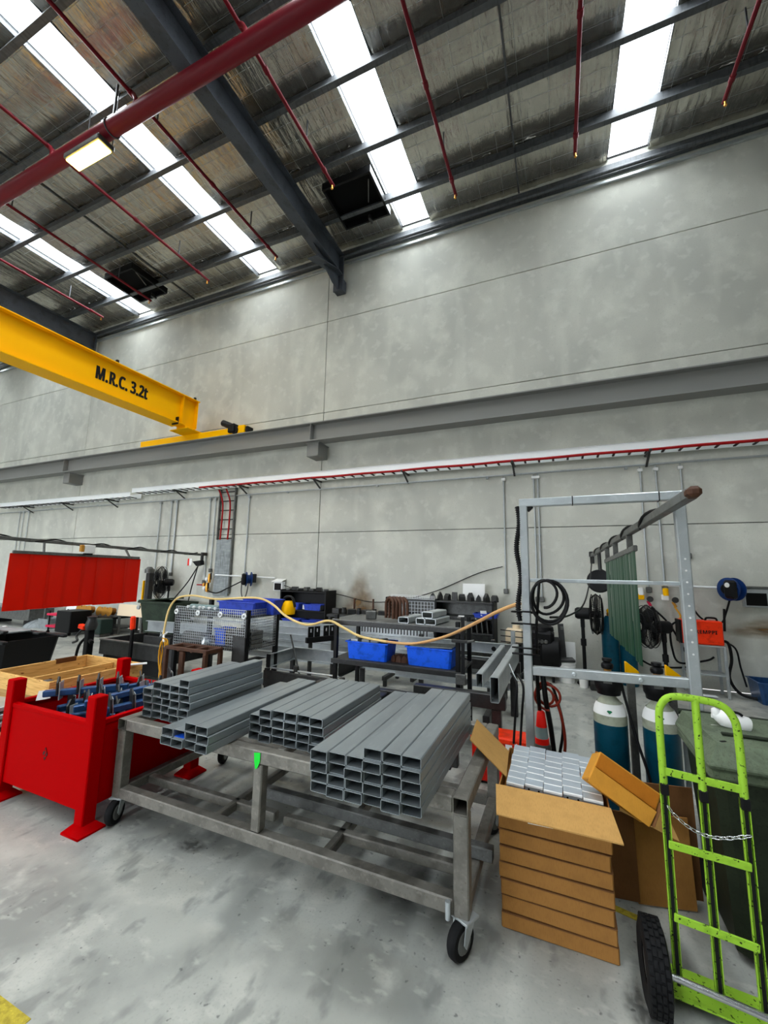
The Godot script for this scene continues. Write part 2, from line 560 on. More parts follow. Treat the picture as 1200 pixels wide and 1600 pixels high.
# ---------------------------------------------------------------- light
const SKY_GLOW := 2.4
const SKY_LIGHT := 48.0
const SKY_OUT := 11.0
const EXPOSURE := 1.25
const STRIPS := [-20.4, -16.0, -11.48, -6.79, -2.67, 1.47]
const STRIP_W := 0.66
const ROOF := 9.38

func _ready() -> void:
	rng.seed = 7
	var cam := Camera3D.new()
	cam.name = "camera"
	cam.fov = 102.85
	cam.near = 0.05
	cam.far = 100.0
	cam.position = v(0, 1.65, 0)
	cam.basis = Basis(Vector3.UP, deg_to_rad(23.19)) * Basis(Vector3.RIGHT, deg_to_rad(8.30)) * Basis(Vector3.BACK, deg_to_rad(1.07))
	add_child(cam)
	cam.current = true
	var we := WorldEnvironment.new()
	we.name = "environment"
	var e := Environment.new()
	e.background_mode = Environment.BG_SKY
	e.sky = Sky.new()
	var ps := ProceduralSkyMaterial.new()
	ps.sky_top_color = Color(0.72, 0.78, 0.85)
	ps.sky_horizon_color = Color(0.9, 0.92, 0.94)
	ps.ground_bottom_color = Color(0.4, 0.4, 0.4)
	ps.ground_horizon_color = Color(0.7, 0.7, 0.7)
	e.sky.sky_material = ps
	e.background_energy_multiplier = SKY_OUT
	e.tonemap_mode = Environment.TONE_MAPPER_LINEAR
	e.tonemap_exposure = EXPOSURE
	e.sdfgi_enabled = true
	e.ssao_enabled = true
	e.ssil_enabled = true
	we.environment = e
	add_child(we)
	for x in STRIPS:
		var a := AreaLight3D.new()
		a.name = "skylight_glow"
		a.area_size = Vector2(STRIP_W - 0.04, 18.5)
		a.light_color = Color(0.95, 0.98, 1.0)
		a.light_energy = SKY_LIGHT
		a.light_size = 0.3
		a.area_range = 40.0
		a.area_attenuation = 2.0
		a.shadow_enabled = true
		a.position = v(x, ROOF + 0.13, 1.7)
		a.rotation_degrees = v(-90, 0, 0)
		add_child(a, true)
	materials()
	shell()
	overhead()
	crane()
	wall_services()
	cart_and_tubes()
	stillage_and_crate()
	cartons()
	hand_truck()
	bin_and_gantry()
	middle_bay()
	right_bay()
	left_bay()

# ---------------------------------------------------------------- the setting
func shell() -> void:
	var f := struct("floor")
	part(f, "slab", box(34, 0.2, 20, 0), M.floor, v(-7, -0.1, 2.2))
	part(f, "yellow_line", box(2.4, 0.002, 0.085, 0), M.line_yellow, v(-3.05, 0.001, -1.075))
	# dark oil marks soaked into the slab
	var oi := Image.create(64, 64, false, Image.FORMAT_RGBA8)
	var on := noise_img(64, 9, 0.05, 3, 1, 1)
	for y in 64:
		for x in 64:
			var dd := Vector2(x - 32, y - 32).length() / 32.0
			oi.set_pixel(x, y, Color(0.07, 0.07, 0.08, clampf((1.0 - dd) * 1.2 * (0.1 + on[y * 64 + x] / 255.0), 0, 0.45)))
	var om := StandardMaterial3D.new()
	om.resource_name = "oil_mark"
	om.albedo_texture = ImageTexture.create_from_image(oi)
	om.transparency = BaseMaterial3D.TRANSPARENCY_ALPHA
	om.roughness = 0.5
	for d in [[-2.1, -2.06, 0.22, 0.14], [0.35, -2.35, 0.3, 0.5], [0.22, -2.1, 0.14, 0.25], [-0.8, -2.3, 0.7, 0.4]]:
		var pm := PlaneMesh.new()
		pm.size = Vector2(d[2], d[3])
		part(f, "oil_mark", pm, om, v(d[0], 0.0015, d[1]))
	# long wall of tilt-up concrete panels
	var w := struct("wall_back")
	part(w, "backing", box(34, 9.5, 0.16, 0), M.joint, v(-7, 4.75, -7.905))
	var xs := [-23.9, -22.5, -13.7, -4.92, 3.9, 9.9]
	var ys := [0.0, 2.485, 5.295, 7.6, 9.5]
	for i in 5:
		for j in 4:
			var pw: float = xs[i + 1] - xs[i] - 0.014
			var ph: float = ys[j + 1] - ys[j] - 0.012
			part(w, "concrete_panel", box(pw, ph, 0.14, 0.006), M.concrete, v((xs[i] + xs[i + 1]) / 2, (ys[j] + ys[j + 1]) / 2, -7.87))
	var wl := struct("wall_left")
	part(wl, "concrete_panel", box(0.2, 9.5, 20, 0), M.concrete, v(-24, 4.75, 2.1))
	var wr := struct("wall_right")
	part(wr, "concrete_panel", box(0.2, 9.5, 20, 0), M.concrete, v(10, 4.75, 2.1))
	var wf := struct("wall_front")
	part(wf, "wall_cladding", box(6, 9.5, 0.2, 0), M.wall_paint, v(-21, 4.75, 11.3))
	part(wf, "wall_cladding", box(16, 9.5, 0.2, 0), M.wall_paint, v(2, 4.75, 11.3))
	part(wf, "wall_cladding", box(12, 4.3, 0.2, 0), M.wall_paint, v(-12, 7.35, 11.3))
	part(f, "apron", box(18, 0.2, 8, 0), M.floor, v(-12, -0.1, 15.3))
	# roof: foil faced blanket between the skylight strips, one sheet per purlin bay where the photo shows it
	var c := struct("ceiling")
	var edges := [-24.0]
	for x in STRIPS:
		edges.append(x - STRIP_W / 2)
		edges.append(x + STRIP_W / 2)
	edges.append(10.0)
	var bays := [-7.8, -6.8, -5.7, -4.6, -3.5, -2.4, -1.3, 11.3]
	for i in range(0, edges.size(), 2):
		for j in bays.size() - 1:
			var L: float = bays[j + 1] - bays[j]
			var ew: float = edges[i + 1] - edges[i]
			var mid := v((edges[i] + edges[i + 1]) / 2, ROOF + 0.06, (bays[j] + bays[j + 1]) / 2)
			if j < bays.size() - 2 and edges[i] > -17.0:
				part(c, "foil_sheet", foil_mesh(ew, L, i * 10 + j), M.foil, mid)
			else:
				part(c, "foil_sheet", box(ew, 0.02, L, 0), M.foil, mid)
			part(c, "roof_sheet", box(ew, 0.02, L, 0), M.purlin, mid + v(0, 0.11, 0))
	part(c, "roof_deck", box(34.4, 0.06, 19.6, 0), M.purlin, v(-7, ROOF + 0.25, 1.75))
	var zp := prism([[-0.09, 0], [0.0, 0], [0.0, 0.24], [0.08, 0.24], [0.08, 0.248], [-0.008, 0.248], [-0.008, 0.008], [-0.082, 0.008], [-0.082, 0.026], [-0.09, 0.026]], 33.8)
	for k in 17:
		part(c, "purlin", zp, M.purlin, v(-7, ROOF - 0.232, -6.8 + 1.1 * k), v(0, 90, 0))
	for x in [-18.2, -9.3, -0.45, 7.6]:
		part(c, "bridging", box(0.03, 0.05, 18.5, 0.003), M.purlin, v(x, ROOF - 0.12, 1.6))
	# crumpled edges of blanket along the purlins: wire safety mesh under the foil
	var st := start()
	for i in 34:
		var x := -12.0 + i * 0.45
		add_box(st, v(x, ROOF + 0.004, -4.5), v(0.003, 0.003, 6.4))
	for i in 22:
		add_box(st, v(-4.4, ROOF + 0.014, -7.6 + i * 0.3), v(15.4, 0.003, 0.003))
	var wm := part(c, "safety_mesh", done(st), M.galv)
	wm.set_meta("kind", "stuff")
	for i in STRIPS.size():
		var win := struct("window_%d" % (i + 1))
		for j in bays.size() - 1:
			var L: float = bays[j + 1] - bays[j]
			part(win, "pane", box(STRIP_W, 0.012, L - 0.01, 0), M.skylight, v(STRIPS[i], ROOF + 0.16, (bays[j] + bays[j + 1]) / 2))
		for sd in [-1, 1]:
			part(win, "frame", box(0.012, 0.14, 19.0, 0), M.purlin, v(STRIPS[i] + sd * (STRIP_W / 2 + 0.008), ROOF + 0.1, 1.75))
	# eave members along the top of the wall
	var t := struct("trim_1")
	part(t, "eave_channel", channel(0.07, 0.2, 0.006, 33.6), M.purlin, v(-7, 9.2, -7.72), v(0, 90, 0))
	part(t, "eave_tube", tube([v(-23.8, 9.06, -7.62), v(9.8, 9.06, -7.62)], 0.035, 10), M.purlin)
	part(t, "eave_angle", box(33.6, 0.06, 0.05, 0.004), M.galv, v(-7, 8.985, -7.77))

func overhead() -> void:
	var names := {-13.65: "dark steel roof rafter over the yellow crane at the far end", -4.55: "dark steel roof rafter crossing above the wall's vertical joint", 4.45: "dark steel roof rafter beyond the last skylight strip"}
	for x in names:
		var r := thing("roof_rafter", names[x], "beam", v(x, 0, 0), "roof rafters")
		part(r, "rafter_beam", i_beam(0.24, 0.56, 0.02, 0.014, 18.6), M.rafter, v(0, 8.84, 1.7))
		part(r, "haunch", prism([[-7.6, 8.9], [-7.6, 8.22], [-7.35, 8.22], [-6.5, 8.56], [-6.5, 8.9]], 0.02), M.rafter, v(0, 0, 0), v(0, -90, 0))
		part(r, "haunch_flange", box(0.24, 0.02, 0.95, 0.003), M.rafter, v(0, 8.39, -6.95), v(21.8, 0, 0))
		part(r, "end_plate", box(0.26, 0.95, 0.04, 0.004), M.rafter, v(0, 8.66, -7.62))
		part(r, "wall_bracket", box(0.24, 0.3, 0.16, 0.006), M.rafter, v(0, 8.34, -7.71))
	# sprinkler main and its range pipes
	var mp := thing("sprinkler_main", "thick dark red sprinkler main pipe crossing under the rafters", "pipe")
	part(mp, "pipe", tube([v(-23.8, 8.36, -3.27), v(9.8, 8.36, -3.27)], 0.115, 20), M.pipe_red)
	for x in [-11.9, -9.9, -7.82, -5.72, -3.62, -1.54, 0.53, 2.58]:
		part(mp, "riser", tube([v(x + 0.12, 8.42, -3.27), v(x + 0.12, 8.64, -3.27), v(x + 0.06, 8.75, -3.27), v(x, 8.8, -3.27)], 0.032, 10), M.pipe_red)
	for x in [-14.0, -10.6, -6.1, -2.0, 2.2]:
		part(mp, "hanger", box(0.03, 0.72, 0.03, 0.003), M.purlin, v(x, 8.81, -3.27))
		part(mp, "clamp", tube(circle(0.122, 20, v(x, 8.36, -3.27), Basis(Vector3.UP, PI / 2)), 0.012, 6, true), M.purlin)
	var ends := {-11.9: "left of the far skylight", -9.9: "nearest the far dark roof vent", -7.82: "passing above the yellow crane", -5.72: "between the lit lamp and long rafter", -3.62: "ending at the square dark roof vent", -1.54: "right of the middle skylight", 0.53: "left of the right skylight strip", 2.58: "right of the right skylight strip"}
	for x in ends:
		var sp := thing("sprinkler_pipe", "slim dark red sprinkler pipe " + ends[x], "pipe", v(x, 8.8, 0), "sprinkler range pipes")
		var z: float = -5.75 if x == -3.62 else -6.8
		part(sp, "pipe", tube([v(0, 0, z), v(0, 0, 6.0)], 0.03, 10), M.pipe_red)
		for k in 4:
			part(sp, "coupling", tube([v(0, 0, z + 0.3 + k * 1.6), v(0, 0, z + 0.38 + k * 1.6)], 0.042, 10), M.pipe_red)
		part(sp, "sprinkler_head", lathe([[0, -0.09], [0.02, -0.09], [0.022, -0.07], [0.01, -0.06], [0.014, -0.02], [0, 0]], 10), M.brass, v(0, -0.02, z + 0.05))
		for k in 3:
			part(sp, "hanger", box(0.02, 0.38, 0.02, 0.002), M.purlin, v(0, 0.19, z + 0.9 + k * 2.2))
	# roof vents
	for d in [[v(-3.53, 9.16, -6.54), "square dark roof exhaust vent beside the middle skylight"], [v(-10.2, 9.16, -6.56), "square dark roof exhaust vent near the far left skylight"]]:
		var q := thing("roof_vent", d[1], "vent", d[0], "roof exhaust vents")
		for s in [-1, 1]:
			part(q, "curb", box(1.06, 0.16, 0.04, 0.004), M.black, v(0, 0.06, s * 0.5))
			part(q, "curb", box(0.04, 0.16, 0.96, 0.004), M.black, v(s * 0.51, 0.06, 0))
		part(q, "back_sheet", box(1.0, 0.02, 0.98, 0), M.hole, v(0, 0.13, 0))
		part(q, "actuator", box(0.05, 0.1, 0.16, 0.006), M.dark_steel, v(0.1, -0.03, -0.44))
		part(q, "link_arm", box(0.02, 0.02, 0.5, 0.002), M.mid_steel, v(0.3, 0.05, 0.1), v(0, 25, 0))
	# the one lamp that is lit
	var L := thing("high_bay_lamp", "lit yellow-white high bay lamp hanging below the red main pipe", "lamp", v(-6.62, 8.08, -3.27))
	part(L, "housing", box(0.86, 0.09, 0.26, 0.012), M.mid_steel, v(0, 0.07, 0))
	part(L, "diffuser", box(0.8, 0.03, 0.2, 0.006), M.lamp_glow, v(0, 0.01, 0))
	for s in [-1, 1]:
		part(L, "suspension", box(0.012, 1.1, 0.012, 0.002), M.black, v(s * 0.36, 0.66, -0.125))
	var al := AreaLight3D.new()
	al.name = "lamp_light"
	al.area_size = Vector2(0.8, 0.2)
	al.light_color = Color(1.0, 0.86, 0.45)
	al.light_energy = 3.0
	al.area_range = 30.0
	al.area_attenuation = 2.0
	al.shadow_enabled = true
	al.position = v(0, -0.012, 0)
	al.rotation_degrees = v(-90, 0, 0)
	L.add_child(al)

func crane() -> void:
	# runway beam on wall corbels
	var r := thing("crane_runway_beam", "long grey crane runway beam carried on brackets along the concrete wall", "beam")
	part(r, "beam", i_beam(0.3, 0.42, 0.022, 0.016, 33.6), M.runway, v(-7, 4.66, -7.42), v(0, 90, 0))
	part(r, "rail", box(33.6, 0.035, 0.06, 0.006), M.runway, v(-7, 4.887, -7.42))
	for x in [-22.4, -13.75, -4.92, 3.95]:
		var b := part(r, "bracket", box(0.3, 0.3, 0.4, 0.008), M.runway, v(x, 4.29, -7.6))
		part(b, "bracket_plate", box(0.36, 0.02, 0.44, 0.004), M.runway, v(0, 0.15, 0))
		part(r, "stiffener", box(0.014, 0.376, 0.13, 0.002), M.runway, v(x, 4.66, -7.34))
	# travelling crane
	var c := thing("bridge_crane", "yellow travelling bridge crane girder on its end carriage", "crane", v(-8.54, 5.05, -7.05))
	part(c, "girder_web", box(0.28, 0.7, 16.0, 0), M.yellow, v(-0.02, 0.45, 7.8))
	part(c, "top_flange", box(0.46, 0.024, 16.0, 0.003), M.yellow, v(0, 0.81, 7.75))
	part(c, "bottom_flange", box(0.42, 0.03, 15.7, 0.003), M.yellow, v(-0.01, 0.09, 8.0))
	part(c, "end_stiffener", box(0.45, 0.72, 0.016, 0.003), M.yellow, v(0, 0.44, -0.2))
	part(c, "end_stiffener", box(0.1, 0.7, 0.016, 0.003), M.yellow, v(0.17, 0.45, 0.22))
	part(c, "seat_block", box(0.3, 0.1, 0.3, 0.006), M.yellow, v(0, 0.05, -0.08))
	part(c, "seat_plate", box(0.62, 0.025, 0.5, 0.003), M.yellow, v(0, 0.0, -0.12))
	for z in [-0.1, 1.9, 3.9]:
		part(c, "festoon_clip", box(0.05, 0.06, 0.05, 0.004), M.black, v(0.2, 0.85, z))
	part(c, "bolt_plate", box(0.2, 0.18, 0.03, 0.004), M.black, v(0.1, 0.13, 0.32))
	var lm := lettering("M.R.C. 3.2t", 0.26, 0.012)
	var tx := part(c, "lettering", lm, M.black, v(0.121, 0.47, 1.68), v(0, 90, 0))
	tx.scale = v(1.12 / lm.get_aabb().size.x, 1.04, 1)
	for k in [-1, 1]:
		var t2 := part(c, "lettering", lm, M.black, v(0.121 + 0.0004 * k, 0.47, 1.68 + 0.007 * k), v(0, 90, 0))
		t2.scale = tx.scale
	var ca := part(c, "end_carriage", box(3.55, 0.19, 0.24, 0.006), M.yellow, v(-0.1, -0.105, -0.37))
	part(ca, "wheel_cover", box(0.2, 0.2, 0.26, 0.01), M.yellow, v(1.74, 0.03, 0))
	part(ca, "buffer", tube([v(-1.77, 0, 0), v(-1.84, 0, 0)], 0.05, 12), M.black)
	part(ca, "drive_motor", tube([v(1.56, 0.02, 0.16), v(1.56, 0.02, -0.1)], 0.1, 14), M.black)
	part(ca, "gearbox", box(0.2, 0.22, 0.2, 0.02), M.black, v(1.48, 0.07, 0.1))
	part(ca, "motor_fan_cover", tube([v(1.46, 0.12, 0.1), v(1.14, 0.26, 0.1)], 0.08, 14), M.black)
	part(ca, "end_cap", box(0.08, 0.14, 0.2, 0.01), M.black, v(1.88, 0.03, 0))

# ---------------------------------------------------------------- services on the wall
func wall_services() -> void:
	for d in [[-10.7, 6.9, 3.66, "galvanised ladder cable tray with red cable along the wall", 60], [-17.6, -10.75, 3.56, "lower galvanised cable tray continuing behind the red curtain", 29]]:
		var t := thing("cable_tray", d[3], "cable tray", v(0, d[2], 0))
		var x0: float = d[0]
		var x1: float = d[1]
		var mid: float = (x0 + x1) / 2
		part(t, "side_rail", channel(0.02, 0.125, 0.003, x1 - x0), M.white_galv, v(mid, 0.06, -7.4), v(0, -90, 0))
		part(t, "side_rail", channel(0.02, 0.125, 0.003, x1 - x0), M.white_galv, v(mid, 0.06, -7.72), v(0, 90, 0))
		var n := int((x1 - x0) / 0.235)
		for k in n:
			part(t, "rung", box(0.035, 0.02, 0.3, 0.003), M.black, v(x0 + 0.1 + k * 0.235, 0.01, -7.56))
		for k in int((x1 - x0) / 2.1):
			var bx := x0 + 1.6 + k * 2.1
			var br := part(t, "bracket", box(0.045, 0.03, 0.42, 0.004), M.dark_steel, v(bx, -0.025, -7.58))
			part(br, "brace", box(0.035, 0.025, 0.36, 0.003), M.dark_steel, v(0, -0.09, -0.05), v(-28, 0, 0))
	var rc := []
	for k in 40:
		rc.append(v(-8.2 + k * 0.38, 3.645 + 0.004 * sin(k * 1.7), -7.395 + 0.004 * sin(k * 0.9)))
	solo("red_cable", "red cable tied under the front rail of long cable tray", "cable", tube(spline(rc, 2), 0.024, 8), M.red_cable)
	# drop ladder with two red cables
	var l := thing("drop_cable_ladder", "vertical cable ladder on the wall above a grey cover sheet", "cable tray", v(-7.6, 0, -7.76))
	part(l, "side_rail", box(0.035, 1.28, 0.06, 0.004), M.mid_steel, v(-0.25, 3.0, 0))
	part(l, "side_rail", box(0.04, 2.6, 0.06, 0.004), M.mid_steel, v(0.25, 2.36, 0))
	for k in 6:
		part(l, "rung", box(0.46, 0.025, 0.03, 0.003), M.dark_steel, v(0, 2.39 + k * 0.235, 0))
	part(l, "cover_sheet", box(0.47, 1.36, 0.02, 0.003), M.grey_sheet, v(-0.02, 1.68, 0.005))
	for d in [[-7.72, "left red cable clipped to the vertical cable ladder"], [-7.48, "right red cable clipped to the vertical cable ladder"]]:
		solo("red_cable", d[1], "cable", tube(spline([v(d[0], 2.36, -7.72), v(d[0] + 0.01, 2.8, -7.725), v(d[0], 3.3, -7.715), v(d[0] - 0.1, 3.62, -7.66)]), 0.02, 8), M.red_cable)
	# horizontal conduit under the tray
	var h := thing("wall_conduit", "long thin horizontal conduit under the cable tray", "conduit")
	part(h, "pipe", tube([v(-18, 3.42, -7.76), v(-13.7, 3.44, -7.76), v(-4.9, 3.47, -7.76), v(6.5, 3.5, -7.76)], 0.018, 8), M.galv)
	for k in 9:
		part(h, "saddle", box(0.05, 0.05, 0.05, 0.004), M.galv, v(-15 + k * 2.3, 3.46, -7.78))
	# drops
	var drops := [[-16.72, 2.06, "conduit drop behind the red curtain, nearest the frame edge"], [-16.5, 2.06, "conduit drop behind the red curtain, second from frame edge"], [-16.2, 2.06, "conduit drop behind the red curtain, third from frame edge"],
		[-9.98, 1.27, "conduit drop beside the red curtain, ending at a dark outlet"], [-9.56, 1.3, "conduit drop ending at the red valve left of the fan"], [-9.36, 1.5, "thicker conduit drop ending just above the wall fan"],
		[-8.18, 1.33, "conduit drop ending at the red valve beside the cable ladder"], [-8.0, 1.62, "conduit drop feeding the brass regulators beside cable ladder"], [-6.92, 1.38, "conduit drop passing left of the dark blue hose reel"],
		[-0.9, 1.36, "conduit drop left of the steel gantry frame"], [-0.37, 1.24, "left conduit of the close pair seen through the gantry frame"], [-0.3, 1.24, "right conduit of the close pair seen through the gantry frame"],
		[1.3, 1.46, "left conduit drop behind the green strip curtain"], [1.52, 1.5, "conduit drop feeding the yellow regulator on the wall"], [1.86, 2.0, "bright conduit drop right of the gantry's right post"]]
	for d in drops:
		var t := thing("conduit_drop", "thin grey " + d[2], "conduit", v(d[0], 0, -7.765), "conduit drops on the wall")
		var rr := 0.022 if d[0] == -9.36 else 0.014
		part(t, "pipe", tube([v(0, d[1], 0), v(0, 3.46, 0)], rr, 8), M.galv)
		part(t, "fitting", box(0.07, 0.05, 0.06, 0.005), M.white if d[0] > -1 else M.galv, v(0, 3.4, 0))
		part(t, "saddle", box(0.06, 0.02, 0.03, 0.003), M.galv, v(0, (d[1] + 3.46) / 2, -0.01))
		part(t, "outlet", box(0.08, 0.09, 0.06, 0.01), M.dark_steel if d[0] < -9.7 or d[0] == -6.92 else M.mid_steel, v(0, d[1] - 0.02, 0.01))
	# air rods that carry the hose reels
	solo("wall_rod", "silver rod on the wall behind the dark blue hose reel", "rod", tube([v(-7.8, 1.49, -7.74), v(-6.0, 1.46, -7.74)], 0.018, 8), M.white_galv)
	solo("wall_rod", "silver rod on the wall left of the blue cable reel", "rod", tube([v(1.47, 1.52, -7.74), v(2.3, 1.5, -7.74)], 0.018, 8), M.white_galv)
	# brown scorch mark left on the wall above the bench
	var n := 128
	var d := noise_img(n, 5, 0.03, 4, 1, 1)
	var img := Image.create(n, n, false, Image.FORMAT_RGBA8)
	for y in n:
		for x in n:
			var u := (x - 64.0) / 64.0
			var w := (y - 84.0) / (84.0 if y < 84 else 44.0)
			var a := clampf(1.15 - sqrt(u * u * (1.4 + 7.0 * maxf(0, -w)) + w * w) * 1.1, 0, 1) * (0.35 + 0.65 * d[y * n + x] / 255.0)
			img.set_pixel(x, y, Color(0.5, 0.38, 0.22, clampf(a, 0, 0.85)))
	var sm := StandardMaterial3D.new()
	sm.resource_name = "scorch"
	sm.albedo_texture = ImageTexture.create_from_image(img)
	sm.transparency = BaseMaterial3D.TRANSPARENCY_ALPHA
	sm.roughness = 0.9
	var qm := QuadMesh.new()
	qm.size = Vector2(1.3, 1.25)
	part(get_node("wall_back"), "scorch_stain", qm, sm, v(-3.85, 1.12, -7.797))
	var q2 := QuadMesh.new()
	q2.size = Vector2(1.6, 0.35)
	part(get_node("wall_back"), "scorch_stain", q2, sm, v(2.75, 0.95, -7.797))

func make_reel(n: String, label: String, pos: Vector3, turn: float, m: Material) -> void:
	var r := thing(n, label, "hose reel", pos, "", v(0, turn, 0))
	var st := start(true)
	add_lathe(st, [[0, -0.07], [0.15, -0.07], [0.165, -0.06], [0.165, -0.045], [0.1, -0.04], [0.1, 0.04], [0.165, 0.045], [0.165, 0.06], [0.15, 0.07], [0, 0.07]], 26, Basis(Vector3.RIGHT, PI / 2))
	part(r, "drum", done(st), m)
	part(r, "hub_cover", disc(0.075, 0.05, 18, 0.01), M.black, v(0, 0, 0.09), v(90, 0, 0))
	part(r, "side_case", box(0.15, 0.26, 0.1, 0.03), M.black, v(0.08, 0.0, 0.12))
	part(r, "label_disc", disc(0.035, 0.006, 16, 0.001), M.white, v(0.08, 0.06, 0.175), v(90, 0, 0))
	part(r, "wall_bracket", box(0.06, 0.2, 0.14, 0.005), M.dark_steel, v(0, 0.02, -0.1))

# ---------------------------------------------------------------- trolley with tubes
func make_caster(t: Node3D, at: Vector3, turn: float, r := 0.075) -> void:
	var c := part(t, "caster", box(0.09, 0.012, 0.09, 0.003), M.galv, at, v(0, turn, 0))
	var st := start(true)
	add_lathe(st, [[0.03, -0.022], [r - 0.008, -0.022], [r, -0.012], [r, 0.012], [r - 0.008, 0.022], [0.03, 0.022]], 24, Basis(Vector3.BACK, PI / 2))
	var drop := at.y - r
	part(c, "tyre", done(st), M.rubber, v(0, -drop, 0.035))
	part(c, "hub", disc(0.045, 0.052, 16), M.mid_steel, v(0, -drop, 0.035), v(0, 0, 90))
	for s in [-1, 1]:
		part(c, "fork", prism([[-0.03, 0], [0.035, 0], [0.05, -drop], [0.035, -drop - 0.02], [0.02, -drop]], 0.006), M.galv, v(s * 0.032, 0, 0), v(0, -90, 0))

func tube_pile(pile: String, where: String, x0: float, y0: float, z0: float, length: float, rows: Array, w := 0.0895, h := 0.0462) -> void:
	# rows: from the bottom, [first column offset in widths, how many]
	var total := rows.size()
	for j in total:
		for i in int(rows[j][1]):
			var row := total - 1 - j
			var rn: String = "top row" if row == 0 else ("bottom row" if j == 0 else ORD[row] + " row from top")
			var lab := "galvanised steel tube, %s from left in %s of the %s" % [ORD[i], rn, where]
			var dz := rng.randf_range(-0.012, 0.012)
			var o := solo("steel_tube", lab, "steel tube", rhs(w - 0.0015, h - 0.001, 0.0028, length), M.tubes, v(x0 + (rows[j][0] + i + 0.5) * w, y0 + (j + 0.5) * h, z0 - length / 2 + dz), v(0, rng.randf_range(-0.15, 0.15), 0), pile)
			if pile == "tubes in the low pile" and j == 1 and i == 1:
				part(o, "blue_tape", box(w - 0.008, 0.002, 0.05, 0), M.blue_tub, v(0, -h / 2 + 0.005, length / 2 - 0.03))

